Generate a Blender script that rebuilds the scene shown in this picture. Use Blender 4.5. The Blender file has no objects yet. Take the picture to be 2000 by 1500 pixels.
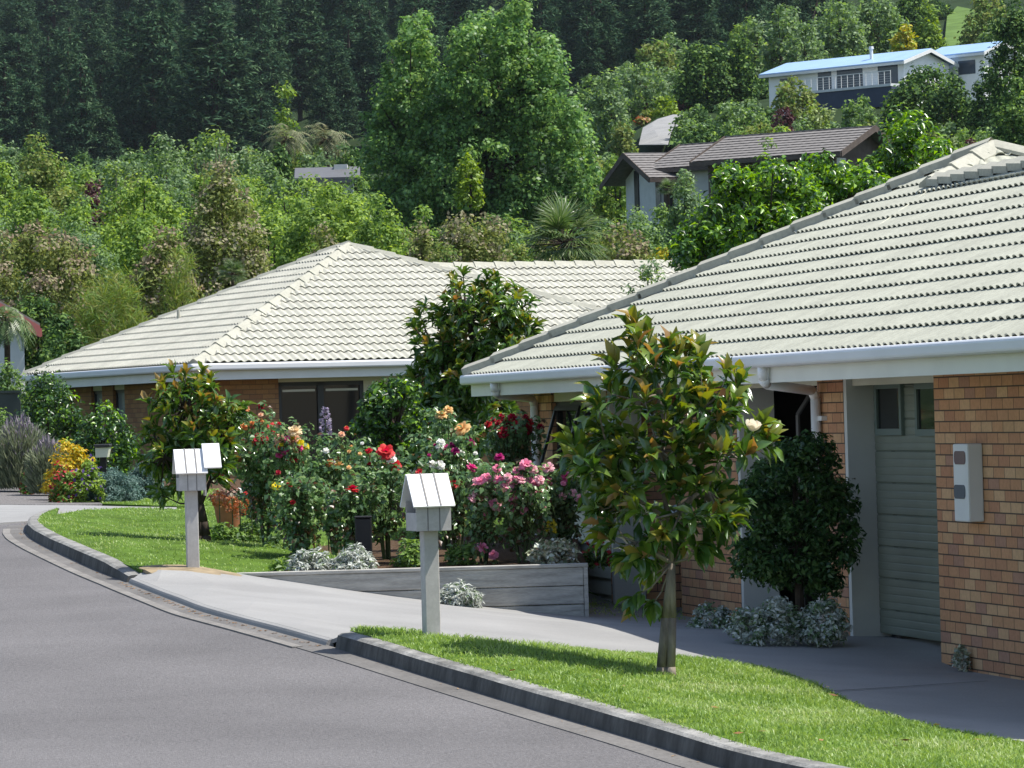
import bpy, bmesh, math, random
import numpy as np
from mathutils import Matrix, Vector
from mathutils.geometry import delaunay_2d_cdt

S = bpy.context.scene
COL = S.collection

# ------------------------------------------------------------------ camera, world, sun, exposure
FPX, HORIZON, ROLL = 8000.0, 805.0, 0.028          # focal length in photo pixels (2000 wide), horizon row, roll
PITCH = math.atan((HORIZON - 750.0) / FPX)
_fwd = np.array([0.0, math.cos(PITCH), math.sin(PITCH)])
_up0 = np.array([0.0, -math.sin(PITCH), math.cos(PITCH)])
_r0 = np.array([1.0, 0.0, 0.0])
_right = math.cos(ROLL) * _r0 - math.sin(ROLL) * _up0
_up = math.cos(ROLL) * _up0 + math.sin(ROLL) * _r0
cam_data = bpy.data.cameras.new('camera')
cam = bpy.data.objects.new('camera', cam_data)
COL.objects.link(cam)
cam_data.sensor_width = 36.0
cam_data.lens = 36.0 * FPX / 2000.0
cam_data.clip_start = 0.5
cam_data.clip_end = 6000.0
cam.matrix_world = Matrix(((_right[0], _up[0], -_fwd[0], 0), (_right[1], _up[1], -_fwd[1], 0), (_right[2], _up[2], -_fwd[2], 0), (0, 0, 0, 1)))
S.camera = cam

SUN_EL, SUN_AZ = math.radians(60.5), math.radians(92.0)   # azimuth clockwise from +Y (the view direction)
world = bpy.data.worlds.new('World')
S.world = world
world.use_nodes = True
_wn = world.node_tree.nodes
_sky = _wn.new('ShaderNodeTexSky')
_sky.sky_type = 'NISHITA'
_sky.sun_disc = False
_sky.sun_elevation = SUN_EL
_sky.sun_rotation = SUN_AZ
world.node_tree.links.new(_sky.outputs[0], _wn['Background'].inputs[0])
_wn['Background'].inputs[1].default_value = 0.125
sun_data = bpy.data.lights.new('sun', 'SUN')
sun_data.energy = 4.6
sun_data.angle = math.radians(0.53)
sun_data.color = (1.0, 0.96, 0.89)
sun = bpy.data.objects.new('sun', sun_data)
COL.objects.link(sun)
_to_sun = Vector((math.sin(SUN_AZ) * math.cos(SUN_EL), math.cos(SUN_AZ) * math.cos(SUN_EL), math.sin(SUN_EL)))
sun.rotation_euler = _to_sun.to_track_quat('Z', 'Y').to_euler()
sun.location = (20, 0, 60)
S.view_settings.view_transform = 'Standard'
S.view_settings.look = 'None'
S.view_settings.gamma = 1.0
S.view_settings.exposure = 0.6
HAZE = 0.00004
S.render.engine = 'CYCLES'
S.cycles.max_bounces = 6
S.cycles.diffuse_bounces = 3
S.cycles.glossy_bounces = 2
S.cycles.transmission_bounces = 4
S.cycles.transparent_max_bounces = 6
S.cycles.volume_bounces = 0
S.cycles.use_denoising = True

# ------------------------------------------------------------------ helpers
Z3 = np.array([0.0, 0.0, 1.0])

def ray(px, py):
    d = _right * ((px - 1000.0) / FPX) + _up * ((750.0 - py) / FPX) + _fwd
    return d / d[1]

def P(px, py, Y):
    return ray(px, py) * Y

def xz(px, py, Y):
    p = P(px, py, Y)
    return p

def px_per_m(Y):
    return FPX / Y

def plane_hit(px, py, p0, u):
    """photo pixel -> (u, z) on the vertical plane through p0 along horizontal u"""
    d = ray(px, py)
    # d*t = p0 + u*s (plan)
    A = np.array([[d[0], -u[0]], [d[1], -u[1]]])
    t, s = np.linalg.solve(A, np.array([p0[0], p0[1]]))
    return s, d[2] * t

WLOC = {}

def tag(o, label=None, cat=None, group=None, kind=None):
    if label: o['label'] = label
    if cat: o['category'] = cat
    if group: o['group'] = group
    if kind: o['kind'] = kind
    return o

def empty(name, loc, label=None, cat=None, group=None):
    o = bpy.data.objects.new(name, None)
    o.empty_display_size = 0.2
    COL.objects.link(o)
    o.location = [float(v) for v in loc]
    WLOC[o.name] = np.array(loc, dtype=float)
    return tag(o, label, cat, group)

def make_mesh(name, V, F, mats, mi=None, uv=None, smooth=False):
    V = np.asarray(V, dtype=np.float32)
    me = bpy.data.meshes.new(name)
    if isinstance(F, np.ndarray):
        n, k = F.shape
        me.vertices.add(len(V)); me.vertices.foreach_set('co', V.ravel())
        me.loops.add(n * k); me.loops.foreach_set('vertex_index', F.astype(np.int32).ravel())
        me.polygons.add(n)
        me.polygons.foreach_set('loop_start', np.arange(0, n * k, k, dtype=np.int32))
    else:
        me.from_pydata([tuple(map(float, v)) for v in V], [], [tuple(int(i) for i in f) for f in F])
    if not isinstance(mats, (list, tuple)): mats = [mats]
    for m in mats: me.materials.append(m)
    if mi is not None:
        me.polygons.foreach_set('material_index', np.asarray(mi, dtype=np.int32))
    if uv is not None:
        l = me.uv_layers.new(name='UVMap')
        l.data.foreach_set('uv', np.asarray(uv, dtype=np.float32).ravel())
    if smooth:
        me.polygons.foreach_set('use_smooth', np.ones(len(me.polygons), dtype=bool))
    me.update(calc_edges=True)
    return me

def link(name, me, parent=None, loc=None):
    o = bpy.data.objects.new(name, me)
    COL.objects.link(o)
    if parent is not None: o.parent = parent
    if loc is not None: o.location = [float(v) for v in loc]
    return o

def obj(name, V, F, mats, parent=None, mi=None, uv=None, smooth=False):
    V = np.asarray(V, dtype=float)
    base = np.zeros(3)
    if parent is not None:
        base = WLOC[parent.name]
        V = V - base
    o = link(name, make_mesh(name, V, F, mats, mi, uv, smooth), parent)
    WLOC[o.name] = base
    return o

class MB:
    """collects boxes, tubes and quads into one mesh"""
    def __init__(self): self.V, self.F, self.UV = [], [], []
    def add(self, V, F, UV=None):
        b = len(self.V)
        self.V.extend([np.asarray(v, dtype=float) for v in V])
        for k, f in enumerate(F):
            self.F.append([b + i for i in f])
            if UV is not None: self.UV.extend(UV[k])
            else: self.UV.extend([(0.0, 0.0)] * len(f))
        return self
    def quad(self, a, b, c, d): return self.add([a, b, c, d], [(0, 1, 2, 3)])
    def obox(self, O, U, N, u0, u1, n0, n1, z0, z1, Zv=Z3):
        O, U, N = np.asarray(O, float), np.asarray(U, float), np.asarray(N, float)
        c = lambda u, n, z: O + U * u + N * n + Zv * z
        V = [c(u0, n0, z0), c(u1, n0, z0), c(u1, n1, z0), c(u0, n1, z0), c(u0, n0, z1), c(u1, n0, z1), c(u1, n1, z1), c(u0, n1, z1)]
        F = [(0, 3, 2, 1), (4, 5, 6, 7), (0, 1, 5, 4), (2, 3, 7, 6), (1, 2, 6, 5), (3, 0, 4, 7)]
        UV = [[(u0, n0), (u0, n1), (u1, n1), (u1, n0)], [(u0, n0), (u1, n0), (u1, n1), (u0, n1)],
              [(u0, z0), (u1, z0), (u1, z1), (u0, z1)], [(u1, z0), (u0, z0), (u0, z1), (u1, z1)],
              [(n0, z0), (n1, z0), (n1, z1), (n0, z1)], [(n1, z0), (n0, z0), (n0, z1), (n1, z1)]]
        if np.dot(np.cross(U, N), Zv) < 0:
            F = [f[::-1] for f in F]; UV = [u[::-1] for u in UV]
        return self.add(V, F, UV)
    def box(self, c, sx, sy, sz):
        return self.obox(np.asarray(c, float), np.array([1., 0, 0]), np.array([0, 1., 0]), -sx / 2, sx / 2, -sy / 2, sy / 2, -sz / 2, sz / 2)
    def tube(self, p0, p1, r0, r1, n=7, cap=True):
        p0, p1 = np.asarray(p0, float), np.asarray(p1, float)
        d = p1 - p0
        L = np.linalg.norm(d)
        if L < 1e-6: return self
        d = d / L
        a = np.cross(d, Z3 if abs(d[2]) < 0.9 else np.array([1., 0, 0])); a /= np.linalg.norm(a)
        b = np.cross(d, a)
        V, F = [], []
        for k in range(n):
            t = 2 * math.pi * k / n
            w = a * math.cos(t) + b * math.sin(t)
            V.append(p0 + w * r0); V.append(p1 + w * r1)
        for k in range(n):
            i, j = 2 * k, 2 * ((k + 1) % n)
            F.append((i, i + 1, j + 1, j))
        if cap:
            F.append([2 * k for k in range(n)]); F.append([2 * k + 1 for k in range(n)][::-1])
        return self.add(V, F)
    def path(self, pts, rad, n=7):
        for k in range(len(pts) - 1):
            self.tube(pts[k], pts[k + 1], rad[k], rad[k + 1], n)
        return self
    def prism(self, poly, ext):
        """planar polygon (list of 3D points) extruded by vector ext"""
        poly = [np.asarray(p, float) for p in poly]; ext = np.asarray(ext, float)
        n = len(poly)
        V = poly + [p + ext for p in poly]
        F = [list(range(n))[::-1], list(range(n, 2 * n))]
        for k in range(n):
            j = (k + 1) % n
            F.append((k, j, n + j, n + k))
        return self.add(V, F)
    def build(self, name, mats, parent=None, smooth=False):
        V = np.array(self.V)
        base = np.zeros(3)
        if parent is not None: base = WLOC[parent.name]
        o = link(name, make_mesh(name, V - base, self.F, mats, None, self.UV, smooth), parent)
        WLOC[o.name] = base
        return o

def bevel(o, w=0.01, seg=2):
    m = o.modifiers.new('bevel', 'BEVEL'); m.width = w; m.segments = seg; m.limit_method = 'ANGLE'
    return o

def copy_tree(o, loc=None, rotz=0.0, scale=None, label=None, group=None):
    c = o.copy(); COL.objects.link(c)
    if loc is not None: c.location = [float(v) for v in loc]
    c.rotation_euler = (0, 0, rotz)
    if scale is not None: c.scale = scale
    if label: c['label'] = label
    if group: c['group'] = group
    for ch in o.children:
        d = ch.copy(); COL.objects.link(d); d.parent = c
        for g in ch.children:
            e = g.copy(); COL.objects.link(e); e.parent = d
    return c

# ------------------------------------------------------------------ materials
def srgb(r, g, b):
    f = lambda v: (v / 255.0 / 12.92) if v / 255.0 <= 0.04045 else ((v / 255.0 + 0.055) / 1.055) ** 2.4
    return (f(r), f(g), f(b), 1.0)

def c4(c): return (c[0], c[1], c[2], 1.0)

def nmat(name, rough=0.6, spec=0.3):
    m = bpy.data.materials.new(name); m.use_nodes = True
    nt = m.node_tree
    b = nt.nodes['Principled BSDF']
    b.inputs['Roughness'].default_value = rough
    b.inputs['Specular IOR Level'].default_value = spec
    return m, nt, b

def ramp(nt, stops, interp='LINEAR'):
    r = nt.nodes.new('ShaderNodeValToRGB')
    r.color_ramp.interpolation = interp
    el = r.color_ramp.elements
    while len(el) < len(stops): el.new(0.5)
    for e, (p, c) in zip(el, stops):
        e.position = p; e.color = c4(c)
    return r

def mat(name, col, rough=0.6, spec=0.3, scale=0.0, amt=0.15, bump=0.0, bscale=None, metal=0.0, scale2=0.0, amt2=0.0, stretch=None):
    m, nt, b = nmat(name, rough, spec)
    b.inputs['Metallic'].default_value = metal
    b.inputs['Base Color'].default_value = c4(col)
    if scale or bump:
        tc = nt.nodes.new('ShaderNodeTexCoord')
        src = tc.outputs['Object']
        if stretch:
            mp = nt.nodes.new('ShaderNodeMapping'); mp.inputs['Scale'].default_value = stretch
            nt.links.new(src, mp.inputs[0]); src = mp.outputs[0]
    if scale:
        n = nt.nodes.new('ShaderNodeTexNoise'); n.inputs['Scale'].default_value = scale; n.inputs['Detail'].default_value = 5
        nt.links.new(src, n.inputs['Vector'])
        lo = [max(0, c * (1 - amt)) for c in col[:3]]; hi = [c * (1 + amt) for c in col[:3]]
        r = ramp(nt, [(0.3, lo), (0.7, hi)])
        nt.links.new(n.outputs[0], r.inputs[0])
        out = r.outputs[0]
        if scale2:
            n2 = nt.nodes.new('ShaderNodeTexNoise'); n2.inputs['Scale'].default_value = scale2; n2.inputs['Detail'].default_value = 4
            nt.links.new(src, n2.inputs['Vector'])
            r2 = ramp(nt, [(0.3, (1 - amt2,) * 3), (0.7, (1 + amt2,) * 3)])
            nt.links.new(n2.outputs[0], r2.inputs[0])
            mx = nt.nodes.new('ShaderNodeMix'); mx.data_type = 'RGBA'; mx.blend_type = 'MULTIPLY'; mx.inputs[0].default_value = 1.0
            nt.links.new(out, mx.inputs[6]); nt.links.new(r2.outputs[0], mx.inputs[7])
            out = mx.outputs[2]
        nt.links.new(out, b.inputs['Base Color'])
    if bump:
        n3 = nt.nodes.new('ShaderNodeTexNoise'); n3.inputs['Scale'].default_value = bscale or scale; n3.inputs['Detail'].default_value = 6
        nt.links.new(src, n3.inputs['Vector'])
        bp = nt.nodes.new('ShaderNodeBump'); bp.inputs['Strength'].default_value = bump; bp.inputs['Distance'].default_value = 0.02
        nt.links.new(n3.outputs[0], bp.inputs['Height']); nt.links.new(bp.outputs[0], b.inputs['Normal'])
    return m

def leaf_mat(name, cols, rough=0.45, trans=0.3, spec=0.4, patch=0.0):
    """foliage: each leaf (mesh island) picks a tone; some light passes through"""
    if name.startswith('leaf_') and 'silver' not in name: cols = [tuple(min(0.75, v * 1.22) for v in c) for c in cols]
    m, nt, b = nmat(name, rough, spec)
    g = nt.nodes.new('ShaderNodeNewGeometry')
    st = [(0.0 if len(cols) == 1 else k / (len(cols) - 1.0), c) for k, c in enumerate(cols)]
    r = ramp(nt, st)
    fac = g.outputs['Random Per Island']
    if patch:
        tc = nt.nodes.new('ShaderNodeTexCoord')
        n = nt.nodes.new('ShaderNodeTexNoise'); n.inputs['Scale'].default_value = patch; n.inputs['Detail'].default_value = 2
        nt.links.new(tc.outputs['Object'], n.inputs['Vector'])
        mr = nt.nodes.new('ShaderNodeMapRange'); mr.inputs[1].default_value = 0.35; mr.inputs[2].default_value = 0.65
        nt.links.new(n.outputs[0], mr.inputs[0])
        mx = nt.nodes.new('ShaderNodeMath'); mx.operation = 'MULTIPLY_ADD'; mx.inputs[1].default_value = 0.5
        h = nt.nodes.new('ShaderNodeMath'); h.operation = 'MULTIPLY'; h.inputs[1].default_value = 0.5
        nt.links.new(mr.outputs[0], h.inputs[0])
        nt.links.new(fac, mx.inputs[0]); nt.links.new(h.outputs[0], mx.inputs[2])
        fac = mx.outputs[0]
    nt.links.new(fac, r.inputs[0])
    nt.links.new(r.outputs[0], b.inputs['Base Color'])
    if trans > 0:
        t = nt.nodes.new('ShaderNodeBsdfTranslucent')
        hs = nt.nodes.new('ShaderNodeHueSaturation'); hs.inputs['Hue'].default_value = 0.485; hs.inputs['Saturation'].default_value = 1.15; hs.inputs['Value'].default_value = 1.5
        nt.links.new(r.outputs[0], hs.inputs['Color']); nt.links.new(hs.outputs[0], t.inputs[0])
        mx = nt.nodes.new('ShaderNodeMixShader'); mx.inputs[0].default_value = trans
        out = nt.nodes['Material Output']
        nt.links.new(b.outputs[0], mx.inputs[1]); nt.links.new(t.outputs[0], mx.inputs[2]); nt.links.new(mx.outputs[0], out.inputs[0])
    return m

def brick_mat(name, cols, mortar, row=0.086, blen=0.24, joint=0.010):
    m, nt, b = nmat(name, 0.85, 0.15)
    N = nt.nodes; L = nt.links
    uv = N.new('ShaderNodeUVMap'); sep = N.new('ShaderNodeSeparateXYZ'); L.new(uv.outputs[0], sep.inputs[0])
    def math_(op, a, bb=None, c=None):
        n = N.new('ShaderNodeMath'); n.operation = op
        for i, v in enumerate((a, bb, c)):
            if v is None: continue
            if isinstance(v, (int, float)): n.inputs[i].default_value = v
            else: L.new(v, n.inputs[i])
        return n.outputs[0]
    v = math_('DIVIDE', sep.outputs[1], row)
    r = math_('FLOOR', v); fv = math_('FRACT', v)
    par = math_('MULTIPLY', math_('FRACT', math_('MULTIPLY', r, 0.5)), 1.0)
    u = math_('ADD', math_('DIVIDE', sep.outputs[0], blen), par)
    cidx = math_('FLOOR', u); fu = math_('FRACT', u)
    comb = N.new('ShaderNodeCombineXYZ'); L.new(cidx, comb.inputs[0]); L.new(r, comb.inputs[1])
    wn = N.new('ShaderNodeTexWhiteNoise'); wn.noise_dimensions = '2D'; L.new(comb.outputs[0], wn.inputs['Vector'])
    st = [(k / float(len(cols)), c) for k, c in enumerate(cols)]
    rp = ramp(nt, st, 'CONSTANT'); L.new(wn.outputs['Value'], rp.inputs[0])
    tc = N.new('ShaderNodeTexCoord'); no = N.new('ShaderNodeTexNoise'); no.inputs['Scale'].default_value = 30; no.inputs['Detail'].default_value = 5
    L.new(tc.outputs['Object'], no.inputs['Vector'])
    rr = ramp(nt, [(0.25, (0.8,) * 3), (0.75, (1.18,) * 3)])
    no2 = N.new('ShaderNodeTexNoise'); no2.inputs['Scale'].default_value = 1.6; no2.inputs['Detail'].default_value = 6; L.new(tc.outputs['Object'], no2.inputs['Vector'])
    L.new(math_('ADD', math_('MULTIPLY', no.outputs[0], 0.6), math_('MULTIPLY', no2.outputs[0], 0.4)), rr.inputs[0])
    mx = N.new('ShaderNodeMix'); mx.data_type = 'RGBA'; mx.blend_type = 'MULTIPLY'; mx.inputs[0].default_value = 1
    L.new(rp.outputs[0], mx.inputs[6]); L.new(rr.outputs[0], mx.inputs[7])
    jh = joint / row; jl = joint * 0.8 / blen
    m1 = math_('LESS_THAN', fv, jh); m2 = math_('LESS_THAN', fu, jl)
    mm = math_('MAXIMUM', m1, m2)
    mc = N.new('ShaderNodeMix'); mc.data_type = 'RGBA'
    L.new(mm, mc.inputs[0]); L.new(mx.outputs[2], mc.inputs[6]); mc.inputs[7].default_value = c4(mortar)
    L.new(mc.outputs[2], b.inputs['Base Color'])
    bp = N.new('ShaderNodeBump'); bp.inputs['Strength'].default_value = 1.0; bp.inputs['Distance'].default_value = 0.008
    inv = math_('SUBTRACT', math_('MULTIPLY', no.outputs[0], 0.25), mm)
    L.new(inv, bp.inputs['Height']); L.new(bp.outputs[0], b.inputs['Normal'])
    return m

def tile_mat(name, col):
    m, nt, b = nmat(name, 0.75, 0.2)
    N = nt.nodes; L = nt.links
    tc = N.new('ShaderNodeTexCoord')
    n1 = N.new('ShaderNodeTexNoise'); n1.inputs['Scale'].default_value = 2.2; n1.inputs['Detail'].default_value = 6; L.new(tc.outputs['Object'], n1.inputs['Vector'])
    n2 = N.new('ShaderNodeTexNoise'); n2.inputs['Scale'].default_value = 25; n2.inputs['Detail'].default_value = 3; L.new(tc.outputs['Object'], n2.inputs['Vector'])
    r1 = ramp(nt, [(0.3, [c * 0.86 for c in col]), (0.7, [min(1, c * 1.06) for c in col])]); L.new(n1.outputs[0], r1.inputs[0])
    r2 = ramp(nt, [(0.3, (0.88,) * 3), (0.65, (1.04,) * 3)]); L.new(n2.outputs[0], r2.inputs[0])
    mx = N.new('ShaderNodeMix'); mx.data_type = 'RGBA'; mx.blend_type = 'MULTIPLY'; mx.inputs[0].default_value = 1
    L.new(r1.outputs[0], mx.inputs[6]); L.new(r2.outputs[0], mx.inputs[7]); L.new(mx.outputs[2], b.inputs['Base Color'])
    return m

def glass_mat(name, col=(0.012, 0.014, 0.016), rough=0.05):
    m, nt, b = nmat(name, rough, 0.3)
    b.inputs['Base Color'].default_value = c4(col)
    return m

M = {}
M['asphalt'] = mat('asphalt', (0.157, 0.150, 0.150), 0.9, 0.15, 0.7, 0.12, 0.7, 120, scale2=55, amt2=0.28)
M['concrete'] = mat('concrete', (0.27, 0.266, 0.257), 0.85, 0.2, 1.1, 0.10, 0.25, 90, scale2=60, amt2=0.07)
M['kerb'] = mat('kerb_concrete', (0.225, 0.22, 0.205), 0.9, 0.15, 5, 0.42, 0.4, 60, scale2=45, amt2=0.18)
M['channel_edge'] = mat('channel_edge_concrete', (0.205, 0.193, 0.178), 0.9, 0.15, 3, 0.2, 0.3, 60, scale2=30, amt2=0.15)
M['channel'] = mat('channel_concrete', (0.145, 0.138, 0.13), 0.9, 0.15, 1.2, 0.2, 0.3, 60, scale2=30, amt2=0.15)
M['lawn'] = mat('lawn_soil', (0.075, 0.13, 0.022), 0.95, 0.05, 3, 0.3, 0.5, 50)
M['soil'] = mat('bark_mulch', (0.085, 0.055, 0.035), 0.95, 0.05, 30, 0.55, 1.0, 40)
M['gravel'] = mat('gravel', (0.17, 0.16, 0.155), 0.95, 0.1, 45, 0.6, 0.8, 60)
M['hill'] = mat('hill_ground', (0.025, 0.042, 0.016), 0.95, 0.05, 0.12, 0.3)
M['paddock'] = mat('paddock_grass', (0.105, 0.17, 0.045), 0.95, 0.05, 0.3, 0.2)
M['tile_near'] = tile_mat('cream_green_tile', (0.43, 0.432, 0.352))
M['tile_far'] = tile_mat('cream_tile', (0.46, 0.45, 0.38))
M['tile_cap'] = tile_mat('cream_ridge_tile', (0.41, 0.40, 0.33))
M['white'] = mat('white_paint', (0.70, 0.70, 0.68), 0.5, 0.4, 2.5, 0.05)
M['cream'] = mat('cream_board', (0.60, 0.58, 0.47), 0.6, 0.3, 2, 0.05)
M['jamb'] = mat('pale_jamb', (0.58, 0.58, 0.54), 0.6, 0.3, 3, 0.06)
M['gutter'] = mat('gutter_metal', (0.72, 0.72, 0.73), 0.4, 0.4, 1.5, 0.04)
M['fascia'] = mat('pale_fascia', (0.72, 0.72, 0.66), 0.5, 0.35, 2, 0.05)
M['house_white'] = mat('bright_white_wall', (0.86, 0.86, 0.85), 0.6, 0.3, 2, 0.04)
M['kerb_face'] = mat('kerb_face_dark', (0.105, 0.102, 0.095), 0.9, 0.1, 5, 0.35, 0.4, 40, scale2=24, amt2=0.2, stretch=(1, 1, 0.25))  # darker, vertically streaked tone for the steep kerb faces
M['pipe'] = mat('white_pipe', (0.86, 0.86, 0.86), 0.4, 0.4)
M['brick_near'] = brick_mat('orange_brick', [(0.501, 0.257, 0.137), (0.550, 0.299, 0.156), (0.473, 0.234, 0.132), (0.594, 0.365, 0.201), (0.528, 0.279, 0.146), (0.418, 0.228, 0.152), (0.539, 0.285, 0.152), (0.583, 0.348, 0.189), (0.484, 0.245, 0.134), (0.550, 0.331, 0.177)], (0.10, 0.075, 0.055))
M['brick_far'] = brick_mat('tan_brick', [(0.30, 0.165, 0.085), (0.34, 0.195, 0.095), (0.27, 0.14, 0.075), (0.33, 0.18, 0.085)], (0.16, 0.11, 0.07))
M['door'] = mat('green_grey_door', (0.185, 0.205, 0.16), 0.5, 0.35, 3, 0.06)
M['door_trim'] = mat('dark_green_trim', (0.13, 0.17, 0.15), 0.5, 0.3)
M['fence'] = mat('dark_fence', (0.06, 0.075, 0.065), 0.7, 0.2, 3, 0.15)
M['mail_joint'] = mat('mailbox_joint', (0.20, 0.19, 0.18), 0.6, 0.3)
M['dark'] = mat('dark_frame', (0.025, 0.025, 0.027), 0.4, 0.4)
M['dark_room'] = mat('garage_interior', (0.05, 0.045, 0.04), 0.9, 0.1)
M['glass'] = glass_mat('window_glass')
M['grey_wood'] = mat('weathered_timber', (0.40, 0.385, 0.35), 0.85, 0.15, 7, 0.28, 0.4, 20, scale2=60, amt2=0.15, stretch=(0.35, 1, 3.0))
M['mail'] = mat('pale_grey_paint', (0.46, 0.44, 0.415), 0.55, 0.35, 14, 0.09, scale2=60, amt2=0.05)
M['mail_roof'] = mat('white_mailbox_roof', (0.78, 0.78, 0.78), 0.5, 0.4, 5, 0.03)
M['terracotta'] = mat('terracotta', (0.34, 0.135, 0.07), 0.8, 0.2, 12, 0.2)
M['bark'] = mat('grey_bark', (0.23, 0.195, 0.155), 0.9, 0.1, 18, 0.4, 0.8, 40, stretch=(1, 1, 0.25))
M['bark_dark'] = mat('dark_bark', (0.055, 0.042, 0.032), 0.9, 0.1, 10, 0.3)
M['stone'] = mat('pale_stone', (0.36, 0.33, 0.29), 0.9, 0.15, 9, 0.3, 0.5, 20)
M['brown_wood_dark'] = mat('door_track_metal', (0.16, 0.155, 0.15), 0.5, 0.3)
M['black'] = mat('black_plastic', (0.012, 0.012, 0.014), 0.5, 0.3)
M['stem'] = mat('green_stem', (0.06, 0.085, 0.03), 0.7, 0.2)
# ------------------------------------------------------------------ ground surfaces (smooth surfaces through known points)
class TPS:
    def __init__(self, pts, reg=0.02):
        p = np.array(pts, float)
        self.x = p[:, :2]; n = len(p)
        K = self.k(np.linalg.norm(self.x[:, None] - self.x[None], axis=2)) + np.eye(n) * reg
        A = np.zeros((n + 3, n + 3)); A[:n, :n] = K
        A[:n, n] = 1; A[:n, n + 1:] = self.x; A[n, :n] = 1; A[n + 1:, :n] = self.x.T
        b = np.zeros(n + 3); b[:n] = p[:, 2]
        self.w = np.linalg.solve(A, b)
    @staticmethod
    def k(r): return np.where(r > 1e-9, r * r * np.log(np.maximum(r, 1e-9)), 0.0)
    def __call__(self, x, y):
        x = np.clip(np.asarray(x, float), -12, 9); y = np.clip(np.asarray(y, float), 6, 72)
        q = np.stack([x.ravel(), y.ravel()], 1)
        r = np.linalg.norm(q[:, None] - self.x[None], axis=2)
        n = len(self.x)
        z = self.k(r) @ self.w[:n] + self.w[n] + q @ self.w[n + 1:]
        return z.reshape(x.shape)

def pz(px, py, z):
    d = ray(px, py)
    return d * (z / d[2])

R_ = [pz(0, 1500, -1.93), pz(700, 1500, -1.98), pz(1370, 1500, -2.08), pz(1300, 1465, -2.025), pz(1000, 1375, -1.87), pz(655, 1268, -1.66),
      pz(400, 1202, -1.53), pz(250, 1140, -1.42), pz(50, 1045, -1.16), pz(0, 1045, -1.17), (1.9, 22.4, -2.15), (3.0, 18.0, -2.2), (-6, 12, -1.9), (0, 10, -1.95), (-9, 26, -1.9), (-11, 44, -1.2)]
ROADZ = TPS(R_)
G_ = [pz(655, 1235, -1.53), pz(1000, 1330, -1.735), pz(1300, 1412, -1.89), pz(1600, 1495, -2.01), pz(840, 1235, -1.55), pz(1300, 1315, -1.83), pz(1500, 1300, -1.93),
      pz(1700, 1375, -2.03), pz(1700, 1242, -1.95), pz(1835, 1262, -1.97), pz(1850, 1300, -2.06), pz(2000, 1335, -2.07), pz(1150, 1205, -1.90), pz(1330, 1203, -1.99), pz(1250, 1165, -1.97),
      pz(250, 1127, -1.365), pz(400, 1172, -1.465), pz(640, 1246, -1.61), pz(700, 1158, -1.61), pz(435, 1118, -1.385), pz(900, 1215, -1.68), pz(1100, 1240, -1.80),
      pz(375, 1105, -1.30), pz(100, 1010, -1.07), pz(60, 1028, -1.06), pz(135, 1075, -1.20), pz(395, 1053, -1.24), pz(600, 1075, -1.32), pz(170, 990, -1.08), pz(350, 990, -1.12), pz(0, 985, -1.03),
      pz(0, 1035, -1.15), pz(0, 940, -0.9), pz(300, 960, -1.05), (2.0, 45, -1.45), (0.0, 45, -1.38), (0, 58, -1.2), (5, 60, -1.3), (3.2, 24, -2.1), (3.4, 18, -2.2), (6, 34, -2.1)]
GZ = TPS(G_)

def hit(px, py, f, off=0.0, y0=14.0, y1=75.0):
    d = ray(px, py)
    t = np.arange(y0, y1, 0.1)
    e = d[2] * t - (f(d[0] * t, t) + off)
    k = np.where((e[:-1] > 0) & (e[1:] <= 0))[0]
    if len(k) == 0: return d * (y1 if e[-1] > 0 else y0)
    k = k[0]
    s = t[k] + 0.1 * e[k] / (e[k] - e[k + 1])
    return d * s

def G(px, py, off=0.0): return hit(px, py, GZ, off)
GZ_RAW = GZ
def R(px, py, off=0.0): return hit(px, py, ROADZ, off)
def gz(x, y): return float(GZ(np.array([x]), np.array([y]))[0])
def rz(x, y): return float(ROADZ(np.array([x]), np.array([y]))[0])
def ground(px, Y):
    """point on the garden ground seen in photo column px at distance Y"""
    x = 0.0
    z = -1.3
    for _ in range(4):
        py = 750.0
        d = ray(px, 805 - z * FPX / Y)
        x = d[0] * Y; z = gz(x, Y)
    return np.array([x, Y, z])

def sheet(name, poly, f, off, m, step=0.5, kind='structure', skirt=0.12):
    poly = [np.asarray(p, float)[:2] for p in poly]
    # densify the outline
    out = []
    for a, b in zip(poly, poly[1:] + poly[:1]):
        n = max(1, int(np.linalg.norm(b - a) / step))
        out += [a + (b - a) * k / n for k in range(n)]
    A = np.array(out)
    lo, hi = A.min(0), A.max(0)
    gx, gy = np.meshgrid(np.arange(lo[0] + step / 2, hi[0], step), np.arange(lo[1] + step / 2, hi[1], step))
    pts = np.stack([gx.ravel(), gy.ravel()], 1)
    pts = pts[inside(pts, A)]
    n = len(A)
    vs = [Vector((float(p[0]), float(p[1]))) for p in np.vstack([A, pts])]
    ed = [(k, (k + 1) % n) for k in range(n)]
    r = delaunay_2d_cdt(vs, ed, [list(range(n))], 1, 1e-5)
    v2 = np.array([[p.x, p.y] for p in r[0]])
    z = f(v2[:, 0], v2[:, 1]) + off
    V = np.column_stack([v2, z])
    F = [tuple(t) for t in r[2]]
    F2 = []
    for t in F:
        a, b, c = v2[t[0]], v2[t[1]], v2[t[2]]
        F2.append(t if (b[0] - a[0]) * (c[1] - a[1]) - (b[1] - a[1]) * (c[0] - a[0]) > 0 else t[::-1])
    nv = len(V)
    sk = V[:n].copy(); sk[:, 2] -= 0.03
    V = np.vstack([V, sk])
    F2 += [(k, nv + k, nv + (k + 1) % n, (k + 1) % n) for k in range(n)]
    o = obj(name, V, F2, m)
    if kind: o['kind'] = kind
    return o

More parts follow.
